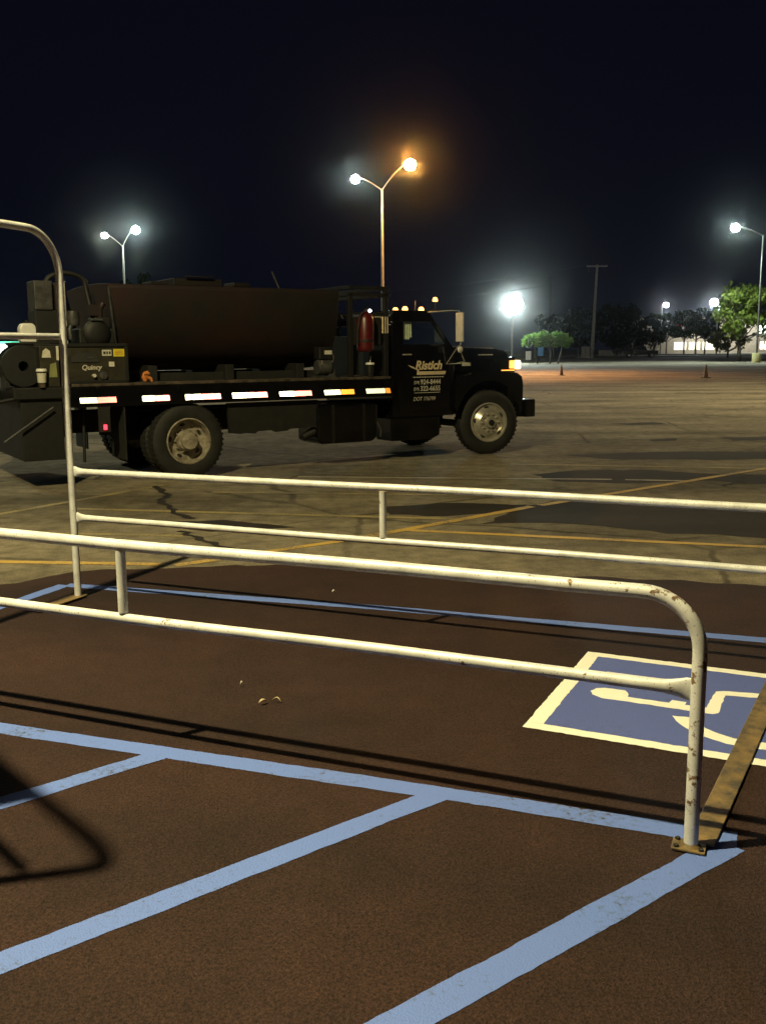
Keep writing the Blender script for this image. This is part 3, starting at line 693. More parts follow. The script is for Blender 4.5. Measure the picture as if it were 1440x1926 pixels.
# roof marker lamps and beacon
for x, y in ((3.60, .24), (3.66, .60), (3.94, .30)):
    mk = MB().lathe([(.045, 0), (.042, .03), (.025, .052), (0, .058)], 16, Matrix.Translation((x, y, 2.276))).build('roof_marker_lamp', M['amber'], truck, 40)
MB().lathe([(.04, 0), (.04, .03), (.025, .06), (0, .066)], 16, Matrix.Translation((4.20, .30, 2.42))).build('roof_marker_lamp', M['amber'], truck, 40)
MB().tube([(4.20, .30, 2.42), (4.20, .30, 2.30), (4.0, .30, 2.24)], .010, 8).build('lamp_stalk', M['chassis'], truck)
point_lamp('marker_bulb', (3.78, .25, 2.44), 8, (1, .5, .15), .03, truck)
MB().tube([(3.83, .3, 2.27), (3.83, .3, 2.42)], .004, 6).build('aerial', M['grey'], truck)
# west-coast mirror
mi = MB(); mi.tube([(3.98, Y0, 2.25), (4.28, -.02, 2.275), (4.40, -.06, 2.27), (4.42, -.07, 1.75), (4.40, 0, 1.70)], .010, 8); mi.tube([(4.40, -.04, 1.74), (4.52, -.04, 1.50), (4.50, Y0, 1.46)], .010, 8); mi.tube([(4.40, -.04, 1.74), (4.32, Y0-.02, 1.46), (4.50, .02, 1.47)], .008, 8)
mo = mi.build('mirror_bracket', M['chrome'], truck, 50)
MB().prism([(-.085, 0), (.085, 0), (.085, .44), (-.085, .44)], lambda u, v, w: (4.40+w, -.075+u, 1.80+v), -.02, .02).build('mirror_head', M['mirror'], mo, bevel=.012)
MB().lathe([(.045, -.01), (.05, 0), (.03, .02), (0, .024)], 16, Matrix.Translation((4.40, -.09, 1.68)) @ Matrix.Rotation(math.pi/2, 4, 'X')).build('spot_mirror', M['mirror'], mo, 40)

# headboard rack with louvres behind the cab
rk = MB()
for y in (.16, 2.28):
    for x in (2.55, 3.16): rk.box((x, y-.035, 1.292), (x+.07, y+.035, 2.50 if x < 3 else 2.56))
for z in (2.46, 2.56):
    rk.box((2.55, .125, z), (3.26, .185, z+.05)); rk.box((2.55, 2.255, z), (3.26, 2.315, z+.05)); rk.box((3.17, .185, z), (3.23, 2.255, z+.05)); rk.box((2.56, .185, z), (2.62, 2.255, z+.05))
rk.box((2.62, .14, 2.20), (3.16, .17, 2.235)); rk.box((3.19, .2, 1.292), (3.22, 2.24, 1.9))
ro = rk.build('headache_rack', M['dgrey'], truck, bevel=.005)
lv = MB()
for i in range(7): lv.add([(2.955+i*.041, .135, 1.93), (2.969+i*.041, .115, 1.93), (2.969+i*.041, .115, 2.17), (2.955+i*.041, .135, 2.17)], [(0, 1, 2, 3)])
lv.build('louvre_slats', M['letter'], ro)
MB().box((2.94, .14, 1.90), (3.24, .16, 2.20)).build('louvre_back', M['chassis'], ro)
MB().lathe([(.022, 0), (.02, .02), (0, .026)], 12, Matrix.Translation((2.90, .12, 2.255)) @ Matrix.Rotation(math.pi/2, 4, 'X')).build('clear_marker', M['wdot'], ro, 40)  # glint of the reflecting marker put in as its own glow

# sealer tank: rounded trough, sloped ends
tk = MB(); secs = []
half = [(0, 1.42), (.35, 1.44), (.62, 1.52), (.82, 1.68), (.95, 1.92), (1.02, 2.2), (1.03, 2.5), (1.0, 2.545), (.5, 2.57), (0, 2.575)]
ring = half + [(-a, b_) for a, b_ in half[-2:0:-1]]
def taper(x):   # lower points pulled in at the sloped ends
    return x
NX = 22; vs = []; fs = []; nr = len(ring)
for i in range(NX+1):
    t = i/NX
    for a, z in ring:
        k = (2.56-z)/1.15
        xa = -.93+.20*k*1.15; xb = 2.42-.02*k
        vs.append((xa+(xb-xa)*t, 1.22-a, z))
for i in range(NX):
    for k in range(nr): fs.append((i*nr+k, i*nr+(k+1) % nr, (i+1)*nr+(k+1) % nr, (i+1)*nr+k))
fs += [tuple(range(nr)), tuple(NX*nr+k for k in range(nr))]
to = tk.add(vs, fs).build('sealer_tank', M['rust'], truck, 35, bevel=.006)
MB().tube([(-.93, .185, 2.5), (-.90, .20, 2.2), (-.855, .27, 1.92), (-.80, .40, 1.7)], .016, 8).build('end_rim', M['grey'], to, 50)
hat = MB(); hat.box((.05, .5, 2.565), (.75, 1.3, 2.66)); hat.box((.9, .45, 2.565), (1.15, .8, 2.62)); hat.box((-.3, .4, 2.56), (-.05, .75, 2.60)); hat.tube([(.2, .45, 2.68), (.6, .45, 2.68)], .015, 8); hat.build('tank_hatches', M['tankdark'], to, bevel=.01)
MB().tube([(1.56, .35, 2.52), (1.44, .35, 2.78)], .013, 8).build('agitator_lever', M['grey'], to)
cr = MB()
for x in (-.4, .7, 1.8): cr.box((x, .35, 1.292), (x+.12, 2.1, 1.50))
cr.box((-.55, .45, 1.292), (2.2, .53, 1.40)); cr.box((-.55, 1.9, 1.292), (2.2, 1.98, 1.40))
cr.build('tank_cradle', M['chassis'], truck, bevel=.006)

# ------------------------------------------------------------------ loose gear riding on the bed
gen = thing('air_compressor', 'boxy olive compressor with pale and yellow labels at the tail of the flatbed', 'compressor', T(-1.18, .35, 1.292), TH)
# local: x -0.45..0.45, y 0.. ; near face at y=-.30
g = MB(); g.box((-.40, -.28, .0), (.40, .55, .47)); go = g.build('housing', M['olive'], gen, bevel=.02)
fr = MB()
for x in (-.42, .38): fr.box((x, -.30, 0), (x+.04, -.27, .49))
fr.box((-.42, -.30, .46), (.42, -.27, .50)); fr.box((-.42, -.30, 0), (.42, -.27, .04)); fr.build('frame_edge', M['dgrey'], gen, bevel=.004)
MB().prism([(-.18+.17*math.cos(R(a)), .30+.09*math.sin(R(a))) for a in range(0, 181, 12)] + [(-.35, .27), (-.0, .27)], lambda u, v, w: (u+.05, w, v), -.292, -.281).build('grip_recess', M['darkink'], gen)
MB().box((-.10, -.30, .31), (-.03, -.284, .335)).build('latch', M['grey'], gen, bevel=.004)
MB().box((.09, -.288, .345), (.21, -.281, .42)).build('label', M['label'], gen)
MB().box((.105, -.290, .365), (.135, -.288, .40)).box((.145, -.290, .365), (.165, -.288, .40)).box((.175, -.290, .365), (.20, -.288, .40)).build('label_print', M['darkink'], gen)
MB().box((.235, -.288, .335), (.375, -.281, .43)).build('yellow_label', M['labelyel'], gen)
MB().box((.26, -.290, .36), (.35, -.288, .366)).box((.26, -.290, .38), (.35, -.288, .386)).box((.26, -.290, .40), (.35, -.288, .404)).build('label_print', M['orange'], gen)
MB().box((.17, -.288, .21), (.24, -.281, .27)).build('small_label', M['label'], gen)
text('lettering', 'Quincy', M['letterw'], gen, .085, Matrix.Translation((-.175, -.2815, .175)) @ Matrix.Rotation(math.pi/2, 4, 'X'), shear=.2, bold=.002)
MB().lathe([(.05, 0), (.05, .03), (.03, .035), (0, .035)], 18, Matrix.Translation((.09, -.281, .10)) @ Matrix.Rotation(math.pi/2, 4, 'X')).build('gauge', M['grey'], gen, 40)
MB().lathe([(.022, 0), (.022, .05), (0, .05)], 12, Matrix.Translation((-.03, -.281, .10)) @ Matrix.Rotation(math.pi/2, 4, 'X')).build('valve', M['label'], gen, 40)

eng = thing('petrol_engine', 'small open engine with silver housing standing on the olive compressor', 'engine', T(-1.14, .42, 1.785), TH)
e = MB(); e.box((-.16, -.12, 0), (.30, .3, .20)); e.box((.05, -.10, .2), (.26, .22, .34)); e.build('engine_block', M['dgrey'], eng, bevel=.02)
MB().lathe([(.17, 0), (.17, .03), (.14, .06), (.08, .075), (0, .075)], 24, Matrix.Translation((.06, -.12, .14)) @ Matrix.Rotation(math.pi/2, 4, 'X')).build('recoil_housing', M['dgrey'], eng, 40)
MB().box((-.02, -.205, .29), (.13, -.16, .32)).build('pull_handle', M['grey'], eng, bevel=.008)
a_ = MB(); a_.lathe([(.0, -.1), (.07, -.09), (.085, 0), (.07, .09), (0, .10)], 16, Matrix.Translation((-.22, -.1, .32))); a_.tube([(-.22, -.1, .30), (-.28, -.14, .18), (-.27, -.14, .06)], .03, 10); a_.lathe([(.05, 0), (.06, .05), (.03, .1), (0, .1)], 12, Matrix.Translation((-.36, -.12, .16)))
a_.build('silver_air_cleaner', M['grey'], eng, 40)
MB().tube([(.15, 0, .34), (.15, 0, .44), (.20, 0, .52)], .04, 10).box((.02, -.04, .36), (.16, .12, .50)).build('exhaust_box', M['rust'], eng)

rad = thing('radiator_stack', 'upright grey radiator box with a thin bright rod behind the tall hoop post', 'radiator', T(-1.62, .5, 1.292), TH)
r_ = MB(); r_.box((-.20, -.05, .0), (.26, .5, .50)); r_.box((-.16, -.02, .50), (.20, .4, .92)); r_.build('base_box', M['dgrey'], rad, bevel=.01)
MB().box((-.16, -.04, .92), (.06, .35, 1.28)).build('radiator_core', M['grey'], rad, bevel=.01)
MB().box((.09, -.05, .92), (.18, .30, 1.26)).build('side_tank', M['rust'], rad, bevel=.01)
MB().tube([(.20, -.09, .30), (.20, -.09, 1.27)], .008, 8).build('bright_rod', M['chrome'], rad)
hpts = [(.05, .2, 1.28)] + [(.30-.25*math.cos(t), .2, 1.26+.14*math.sin(t)) for t in [math.pi*k/12 for k in range(1, 12)]] + [(.55, .2, 1.2), (.60, .1, .8)]
MB().tube(hpts, .035, 12).build('coolant_hose', M['dgrey'], rad, 50)

reel = thing('hose_reel', 'dark hose reel on the rear lockers below the white jug', 'hose reel', T(-2.02, .22, 1.26), TH)
re_ = MB(); mxr = Matrix.Translation((0, 0, .26)) @ Matrix.Rotation(math.pi/2, 4, 'X')
re_.lathe([(.26, -.02), (.26, .0), (.25, .01), (.06, .01), (.06, -.30), (.25, -.30), (.26, -.29), (.26, -.27)], 32, mxr, False); re_.build('reel', M['dgrey'], reel, 40)
hs = MB(); pts = [(.10+.012*k/9*1.0, 0, 0) for k in range(2)]
pts = [((.12+.10*k/160)*math.cos(k*.42), .03+.24*abs(((k*.022) % 2)-1), .26+(.12+.10*k/160)*math.sin(k*.42)) for k in range(160)]
hs.tube(pts, .02, 8).build('hose', M['rubber'], reel, 50)
MB().box((-.22, .02, 0), (-.17, .3, .28)).box((.17, .02, 0), (.22, .3, .28)).build('reel_stand', M['chassis'], reel)

ctl = thing('control_box', 'narrow control cabinet with a pale slip of paper left of the olive compressor', 'control box', T(-1.76, .05, 1.262), TH)
MB().box((-.10, 0, 0), (.13, .3, .50)).build('cabinet', M['olive'], ctl, bevel=.008)
MB().prism([(-.075, .36), (.035, .36), (.025, .44), (-.02, .475), (-.06, .44)], lambda u, v, w: (u, w, v), -.006, -.001).build('paper_slip', M['label'], ctl)
MB().prism([(.0, .12), (.10, .12), (.09, .30), (.02, .28)], lambda u, v, w: (u, w, v), -.006, -.001).build('green_tag', mat('dull green tag', (.20, .22, .08), .7), ctl)
MB().prism([(.10, .33), (.128, .325), (.13, .50), (.10, .50)], lambda u, v, w: (u, w, v), -.008, -.001).build('paper_strip', M['label'], ctl)

box = thing('battery_box', 'dark box on the rear lockers carrying the white jug', 'box', T(-1.86, .60, 1.262), TH)
MB().box((-.20, -.1, 0), (.22, .3, .52)).box((-.22, -.12, .52), (.24, .32, .55)).build('case', M['chassis'], box, bevel=.01)
MB().box((-.22, -.13, .34), (-.15, -.10, .40)).box((.14, -.13, .36), (.2, -.10, .40)).build('box_latch', M['white'], box, bevel=.006)
jug = thing('plastic_jug', 'small white plastic jug standing on the dark box at the tail of the truck', 'jug', T(-1.87, .58, 1.812), TH)
j = MB(); j.prism([(-.10, 0), (.10, 0), (.105, .18), (.06, .235), (-.07, .235), (-.105, .18)], lambda u, v, w: (u, w, v), -.08, .08); j.build('jug_body', M['white'], jug, bevel=.02)
MB().lathe([(.028, .23), (.028, .27), (0, .272)], 14).build('jug_cap', M['dgrey'], jug, 40)

def cup(loc, label, lid, straw):
    c = thing('drink_cup', label, 'cup', loc, TH, 'drink cups left on the truck')
    k = .01
    MB().lathe([(.036, 0), (.037, .004), (.052, .15), (.053, .155)], 24, None, False).build('cup_body', M['chassis'] if straw else M['deck'], c, 40)
    MB().lathe([(.046, .045), (.0525, .135)], 24, None, False).build('cup_sleeve', M['label'] if not straw else M['dgrey'], c, 40)
    MB().lathe([(.058, .150), (.058, .165), (.050, .175), (.046, .172), (0, .172)], 24).build('cup_lid', M['white'], c, 40)
    if straw: MB().tube([(0, 0, .17), (.01, 0, .25)], .005, 8).build('straw', M['white'], c)
    return c
cup(T(2.88, .09, 1.292), 'lidded drink cup with a white straw on the bed edge beside the cab', 'w', True).scale = (1.15, 1.15, 1.2)
cup(T(-1.86, -.0, 1.262), 'white-lidded coffee cup on the rear locker left of the tall hoop post', 'w', False).scale = (1.1, 1.1, 1.3)

pu = thing('transfer_pump', 'small pump with a pale label on the bed, between tank and fire extinguisher', 'pump', T(2.14, .16, 1.292), TH)
p_ = MB(); p_.box((-.12, -.08, 0), (.16, .14, .03)); p_.lathe([(.10, -.1), (.11, -.08), (.11, .1), (.08, .13), (0, .13)], 18, Matrix.Translation((-.02, 0, .15)) @ Matrix.Rotation(math.pi/2, 4, 'Y')); p_.tube([(.10, 0, .15), (.15, -.03, .28), (.12, -.02, .4)], .025, 10); p_.box((.05, -.06, .03), (.15, .07, .12)); p_.build('pump_body', M['grey'], pu, 40)
MB().box((-.10, -.06, .26), (.12, .12, .44)).build('motor_case', M['dgrey'], pu, bevel=.015)
MB().box((-.02, -.066, .335), (.10, -.061, .39)).build('label', M['label'], pu)
MB().tube([(-.08, -.09, .25), (-.06, -.09, .10)], .012, 8).build('grip', mat('dull tan grip', (.2, .14, .1), .7), pu)
ex = thing('fire_extinguisher', 'dark red extinguisher cylinder strapped to the rack behind the cab', 'fire extinguisher', T(2.77, .03, 1.66), TH)
MB().lathe([(.10, 0), (.12, .02), (.125, .06), (.125, .46), (.10, .53), (.05, .57), (.03, .58), (0, .58)], 24).build('cylinder', M['red'], ex, 50)
MB().lathe([(.127, .14), (.128, .145), (.128, .17), (.127, .175)], 24, None, False).build('strap', M['chassis'], ex, 40)
MB().tube([(0, 0, .57), (0, 0, .62)], .022, 10).box((-.02, -.10, .62), (.02, .04, .635)).build('valve_lever', M['dgrey'], ex)
MB().tube([(-.02, -.05, .6), (-.13, -.08, .52), (-.16, -.05, .3), (-.155, -.04, .1)], .014, 8).build('discharge_hose', M['rubber'], ex, 50)
MB().box((-.16, .06, .1), (.3, .075, .5)).build('back_plate', M['chassis'], ex)
for k, (x, z) in enumerate(((2.60, 2.0), (2.63, 1.86))):
    pass
gl = thing('work_glove', 'orange work glove lying on the deck below the tank', 'glove', T(-.55, .06, 1.292), TH)
g = MB(); g.tube([(0, 0, .01), (.0, .01, .06), (.02, 0, .11), (.045, -.01, .135)], [.02, .042, .045, .02], 12); g.tube([(.03, 0, .07), (.07, -.02, .05), (.085, -.02, .01)], [.03, .022, .014], 10)
g.build('palm', M['orange'], gl, 60)
f = MB()
for i in range(4): f.tube([(-.012+i*.014, -.028, .10), (-.02+i*.018, -.05, .125), (-.03+i*.024, -.06, .105)], [.009, .009, .006], 8)
f.build('fingers', M['orange'], gl, 60)

# ------------------------------------------------------------------ traffic cones
def cone(loc, s, label):
    c = thing('traffic_cone', label, 'traffic cone', loc, random.uniform(0, 1), 'cones out on the lot')
    MB().lathe([(.13, .035), (.125, .05), (.035, .70), (.03, .72), (.0, .722)], 24, None).build('cone_body', M['cone'], c, 40)
    MB().box((-.19, -.19, 0), (.19, .19, .036)).build('cone_base', M['chassis'], c, bevel=.01)
    c.scale = (s, s, s); return c
cone(G(1055, 706), .90, 'dull orange traffic cone standing out on the lot beyond the truck bonnet')
cone(G(1326, 711), 1.0, 'dull orange traffic cone standing alone in front of the row of trees')

# ------------------------------------------------------------------ lamps
def lamp_post(label, base, H, heads, cat='lamp post', name='lamp_post', r0=.11, pm='galv', plinth=None, group='lit lamp posts around the lot', cone=125):
    t = thing(name, label, cat, base, 0, group)
    MB().tube([(0, 0, .02), (0, 0, H*.5), (0, 0, H)], [r0, r0*.85, r0*.65], 14).build('pole', M[pm], t, 50)
    if plinth: MB().lathe([(.46, 0), (.46, .95), (.43, 1.0), (0, 1.0)], 28).build('plinth', M[plinth], t, 35)
    else: MB().box((-.2, -.2, 0), (.2, .2, .05)).build('base_plate', M['dgrey'], t)
    for (hx, hy, hz, lens, watts, col, size) in heads:
        b = Vector((0, 0, H-.1)); e = Vector((hx, hy, hz))
        if (e-b).length > .4:
            m1 = Vector((hx*.45, hy*.45, b.z+(hz-b.z)*.72)); m2 = Vector((hx*.8, hy*.8, hz+.05))
            P = []
            for i in range(11):
                q = i/10; P.append(b*(1-q)**3 + m1*3*q*(1-q)**2 + m2*3*q*q*(1-q) + e*q**3)
            MB().tube(P, .036, 8).build('arm', M[pm], t, 50)
        hd = MB(); hd.lathe([(size*.30, size*.45), (size*.34, size*.62), (size*.2, size*.72), (0, size*.72)], 20, Matrix.Translation(e)); ho_ = hd.build('lamp_head', M['dgrey'], t, 40)
        MB().lathe([(size*math.sin(R(a)), -size*math.cos(R(a))*.92) for a in range(0, 181, 12)], 24, Matrix.Translation(e-Vector((0, 0, size*.35))), False).build('lens', M[lens], ho_, 60)
        if watts: point_lamp('lamp_bulb', e+Vector((0, 0, -size*1.3-.14)), watts, col, .12, t, cone)
    return t
COOL, WHT, SOD, BLW = (.80, 1.0, .90), (.95, 1.0, .86), (1.0, .42, .09), (.88, .94, 1.0)
pc = AT(718, 355, 66)
def rel(px, py, d, base): v = AT(px, py, d)-Vector(base); return tuple(v)
cb = (pc.x, 66, 0)
lamp_post('tall lamp post with one white and one orange lamp behind the truck', cb, pc.z,
          [(*rel(668, 334, 66, cb), 'cool', 4000, COOL, .28), (*rel(771, 306, 65, cb), 'sodium', 30000, SOD, .37)], r0=.11)
lb = AT(228, 462, 96); lb0 = (lb.x+.15, 96, 0)
lamp_post('lamp post with two white lamps rising behind the red tank', lb0, lb.z,
          [(*rel(197, 441, 96, lb0), 'coolw', 5000, WHT, .27), (*rel(255, 430, 96, lb0), 'cool', 7000, COOL, .37)])
rb0 = G(1421, 682); rt = AT(1432, 442, rb0.y)
lamp_post('single-arm lamp post on a yellow concrete plinth at the right edge', (rb0.x, rb0.y, 0), rt.z,
          [(*(AT(1382, 426, rb0.y)-Vector((rb0.x, rb0.y, 0))), 'cool', 13000, COOL, .40)], plinth='concrete')
fb0 = AT(963, 580, 112); fb0.z = 0
lamp_post('glaring white floodlight on a short pole beyond the truck bonnet', tuple(fb0), AT(965, 598, 112).z,
          [], name='flood_light', cat='floodlight', r0=.12)
fl = point_lamp('flood_bulb', (fb0.x, 110.6, AT(965, 573, 112).z-.2), 12000, (.84, 1.0, .92), .3, None, 110)
fz = AT(965, 573, 112).z
fm = Matrix.Translation((0, -.3, fz)) @ Matrix.Rotation(math.pi/2+R(3), 4, 'X')      # +Z toward the lot
fo_root = [o for o in COL.objects if o.name.startswith('flood_light')][0]
MB().lathe([(1.1*math.cos(R(a)), .45*math.sin(R(a))) for a in range(0, 91, 9)], 32, fm, False).build('lens', M['flood'], fo_root, 60)
MB().lathe([(1.14, .03), (1.16, -.06), (1.0, -.5), (.5, -.75), (0, -.78)], 32, fm, False).build('lamp_housing', M['dgrey'], fo_root, 40)
MB().tube([(0, .3, fz-1.2), (0, .35, fz-.5)], .09, 10).build('bracket', M['dgrey'], fo_root)
fl.rotation_euler = Vector((-fb0.x*.95, -106, -14)).to_track_quat('-Z', 'Y').to_euler()
for px, py, d, w, s, lens, lab in ((1252, 573, 190, 1500, .46, 'bluew', 'small white lamp post above the left end of the tree row'), (1342, 567, 190, 2600, .72, 'bluew', 'brighter white lamp post above the right end of the tree row')):
    p0 = AT(px, py, d); q0 = (p0.x+(.8 if px > 1300 else -.8), d, 0)
    lamp_post(lab, q0, p0.z, [(p0.x-q0[0], 0, p0.z+.1, lens, w, BLW, s)])
# the lamp that lights the foreground: on a post just outside the view, left
LX, LY, LZ = -3.72, 2.31, 8.55
ml = lamp_post('warm lot lamp on a post left of the railings, lighting the foreground', (-5.6, 1.4, 0), 8.3,
          [(LX+5.6, LY-1.4, LZ+.35, 'warm', 0, (1, .8, .5), .26)], r0=.10)
point_lamp('lamp_bulb', (LX+5.6, LY-1.4, LZ), 7800, (1.0, .85, .42), .10, ml)

# two unseen lot lamps added to brighten the middle of the lot
for label, base, watts, c_ in (('added pale lot lamp on an unseen post, right of the far railing', (25, 30, 0), 22000, (1.0, .86, .48)), ('added pale lot lamp on an unseen post, left of the truck', (-22, 28, 0), 12000, (.94, 1.0, .72))):
    lamp_post(label, base, 13.6, [(-1.6 if base[0] > 0 else 1.6, 0, 14, 'warm', watts, c_, .3)], cone=140)

# ------------------------------------------------------------------ utility pole, wires, street furniture
ub = (AT(1117, 600, 165).x, 165, 0); ut = AT(1120, 498, 165).z
up = thing('utility_pole', 'tall bare utility pole with a single crossarm at its top', 'utility pole', ub)
MB().tube([(-.25, 0, 0), (-.05, 0, ut*.5), (.22, 0, ut)], [.30, .24, .18], 12).build('pole', M['wood'], up, 50)
MB().box((-1.5, -.08, ut-.35), (1.9, .08, ut-.12)).build('crossarm', M['wood'], up)
for x in (-1.4, -.6, 1.0, 1.75): MB().lathe([(.06, 0), (.09, .1), (.05, .2), (0, .22)], 10, Matrix.Translation((x, 0, ut-.12))).build('insulator', M['grey'], up, 40)
MB().tube([(-1.2, 0, ut-.4), (-1.15, 0, ut-1.2)], .09, 8).tube([(1.2, 0, ut-.3), (1.55, 0, ut-1.1)], .06, 8).build('fuse_cutout', M['grey'], up)
b2 = (AT(1036, 520, 200).x, 200, 0)
u2 = thing('utility_pole', 'thin dark pole standing behind the round tree', 'utility pole', b2)
MB().tube([(0, 0, 0), (0, 0, AT(1036, 520, 200).z)], [.2, .14], 10).build('pole', M['bark'], u2, 50)
def wire(a, b, sag, lab, r=.018):
    a, b = Vector(a), Vector(b)
    pts = [a.lerp(b, i/14)-Vector((0, 0, sag*4*(i/14)*(1-i/14))) for i in range(15)]
    tag(MB().tube(pts, r, 6).build('overhead_wire', M['wire'], None, 60), lab, 'wire', 'overhead wires near the utility pole')
wire((ub[0]-1.3, 165, ut-.1), (ub[0]-60, 150, ut-6), 1.2, 'overhead wire running left from the crossarm, upper of the pair')
wire((ub[0]-.6, 165, ut-2.2), (ub[0]-60, 160, ut-7.0), 1.2, 'overhead wire running left from below the crossarm, lower of the pair')
tag(MB().tube([(ub[0], 165, ut-2.5), (ub[0]-7.0, 164, 1.2)], .03, 6).build('guy_wire', M['wire'], None), 'slanting guy wire running down left of the utility pole', 'wire')
def sign_post(px, pybase, d, h, label):
    b_ = AT(px, 650, d); s = thing('parking_sign', label, 'sign', (b_.x, d, 0), 0, 'small blue signs under the round tree')
    MB().tube([(0, 0, 0), (0, 0, h)], .05, 8).build('post', M['galv'], s)
    MB().box((-.32, -.06, h-1.0), (.32, -.04, h)).build('sign_face', M['signblue'] if px > 1000 else M['white'], s, bevel=.02)
sign_post(1016, 672, 118, 1.75, 'blue sign on a thin post under the middle of the round tree')
sign_post(993, 674, 116, 1.3, 'pale sign on a short post under the left end of the round tree')
pb = AT(1101, 660, 160)
pd = thing('utility_cabinet', 'small pale cabinet on a slab at the foot of the utility pole', 'cabinet', (pb.x, 160, 0))
MB().box((-.75, -.4, .12), (.55, .4, 1.75)).box((-.8, -.45, 1.75), (.6, .45, 1.83)).build('cabinet_body', M['kerb'], pd, bevel=.03)
MB().box((-1.6, -.8, 0), (1.2, .8, .12)).build('slab', M['kerb'], pd)
MB().box((-.12, -.43, .3), (-.08, -.4, 1.6)).build('door_gap', M['dgrey'], pd)
bx = AT(1133, 664, 172)
sk_ = thing('concrete_wall_end', 'low pale wall end behind the utility pole', 'low wall', (bx.x, 172, 0))
MB().prism([(-.6, .3), (1.5, .3), (1.1, 1.1), (-.6, 1.1)], lambda u, v, w: (u*1.3, w, v*1.1), -.2, .2).build('wall_face', M['kerb'], sk_)

# ------------------------------------------------------------------ trees
def foliage(clumps, per, size, squash=1.0):
    vs = []; fs = []
    for (cx, cy, cz, cr) in clumps:
        for i in range(per):
            d = Vector((random.gauss(0, 1), random.gauss(0, 1), random.gauss(0, 1))).normalized()*cr*random.random()**.45
            p = Vector((cx, cy, cz))+Vector((d.x, d.y, d.z*squash))
            e = Euler((random.uniform(0, 6.3), random.uniform(0, 6.3), random.uniform(0, 6.3))).to_matrix(); s = size*random.uniform(.6, 1.3)
            o = len(vs)
            for q in ((-s, -.45*s, 0), (0, -.6*s, .12*s), (s, 0, 0), (0, .6*s, .12*s), (-s, .45*s, 0)): vs.append(tuple(p+e @ Vector(q)))
            fs.append((o, o+1, o+2, o+3, o+4))
    b = MB(); b.v = vs; b.f = fs; return b
def tree(label, loc, H, W, trunk_h, lm, seed, n=26, per=60, size=.22, flat_=.8, name='broadleaf_tree', group=None, lean=0, rtr=.16):
    random.seed(seed)
    t = thing(name, label, 'tree', loc, 0, group)
    tr = MB(); top = Vector((lean, 0, trunk_h+(H-trunk_h)*.55))
    tr.tube([(0, 0, 0), (lean*.2, .02, trunk_h*.5), (lean*.5, 0, trunk_h), tuple(top)], [rtr*1.25, rtr, rtr*.85, rtr*.3], 10)
    cl = []
    ch_ = (H-trunk_h)
    for i in range(n):
        a = random.uniform(0, 6.283); rr = (random.random()**.5)*W*.5; z = trunk_h+ch_*(.12+.80*random.random())
        k = 1-((z-(trunk_h+ch_*.45))/(ch_*.62))**2
        rr *= max(.25, k)**.5
        p = (lean*.7+rr*math.cos(a), rr*math.sin(a)*.9, z); cr = W*.15*random.uniform(.7, 1.25)
        cl.append((*p, cr))
        if i % 3 == 0:
            s = Vector((lean*.5, 0, trunk_h*random.uniform(.85, 1.15)))
            tr.tube([tuple(s), tuple(s.lerp(Vector(p), .5)+Vector((0, 0, -.1*ch_*.3))), p], [rtr*.5, rtr*.35, rtr*.12], 7)
    tr.build('trunk', M['bark'], t, 50)
    foliage(cl, per, size, flat_).build('crown', M[lm], t)
    return t
bt = G(1397, 680)
tree('big yellow-green tree lit by the lamp at the right edge', (bt.x-.4, 112, 0), 8.4, 7.6, 2.2, 'leafy', 5, 40, 85, .20, .8, rtr=.22)
st_ = AT(1029, 640, 107)
rt_ = thing('round_tree', 'low flat-topped bright green tree beside the glaring floodlight', 'tree', (st_.x, 107, 0))
random.seed(3)
cl = [(x, random.uniform(-.9, .9), 2.35+.42*math.cos(x*.55)+random.uniform(-.2, .35), .62) for x in [-2.3+i*.23 for i in range(21)]] + [(x, random.uniform(-1.2, 1.2), 2.1, .55) for x in (-2.2, -1.2, -.2, .9, 1.9)]
foliage(cl, 110, .12, .75).build('crown', M['leafb'], rt_)
tb_ = MB()
for x in (-1.3, .4, 1.5): tb_.tube([(x*.8, 0, 0), (x, .1, 1.2), (x*1.1, 0, 2.2)], [.1, .08, .05], 8)
tb_.build('trunk', M['bark'], rt_, 50)
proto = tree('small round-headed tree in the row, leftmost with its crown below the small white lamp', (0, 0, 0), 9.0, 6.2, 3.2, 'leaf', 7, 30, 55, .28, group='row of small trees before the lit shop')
rowlabs = ['second round-headed tree in the row, in front of the red sign', 'round-headed tree in the row under the yellow sign', 'round-headed tree in the row just right of the yellow sign', 'rightmost round-headed tree of the row, before the beige wall']
for i, (px, s) in enumerate(((1252, .95), (1285, 1.0), (1307, 1.06), (1324, 1.0), (1346, .74))):
    p = AT(px, 660, 200+i*1.5); p.z = 0
    if i == 0: proto.location = p; proto.scale = (s, s, s*.98)
    else: dup(proto, p, i*1.3, rowlabs[i-1], (s, s, s))
p = AT(1368, 660, 150); tree('yellowish bushy young tree left of the big lit tree', (p.x, 150, 0), 4.6, 5.5, 1.0, 'leafy', 21, 22, 60, .2)
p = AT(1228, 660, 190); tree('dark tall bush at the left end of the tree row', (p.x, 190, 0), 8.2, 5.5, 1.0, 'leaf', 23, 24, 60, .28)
dk = [(1195, 175, 8, 8, 'dark tree behind the parked pickup'), (1160, 185, 9.5, 9, 'dark tree just right of the utility pole'), (1085, 195, 9, 9, 'dark tree left of the utility pole'), (1040, 190, 7.5, 8, 'dark tree directly behind the low bright tree'),
      (262, 122, 11.5, 6, 'dim pointed tree right of the twin lamp post at left'), (180, 150, 9, 9, 'dim dark tree behind the radiator at the tail of the truck')]
for i, (px, d, h, w, lab) in enumerate(dk):
    p = AT(px, 655, d); tree(lab, (p.x, d, 0), h, w, 1.4, 'leaf', 40+i, 26, 50, .34, .9, group='dim trees at the back of the lot')
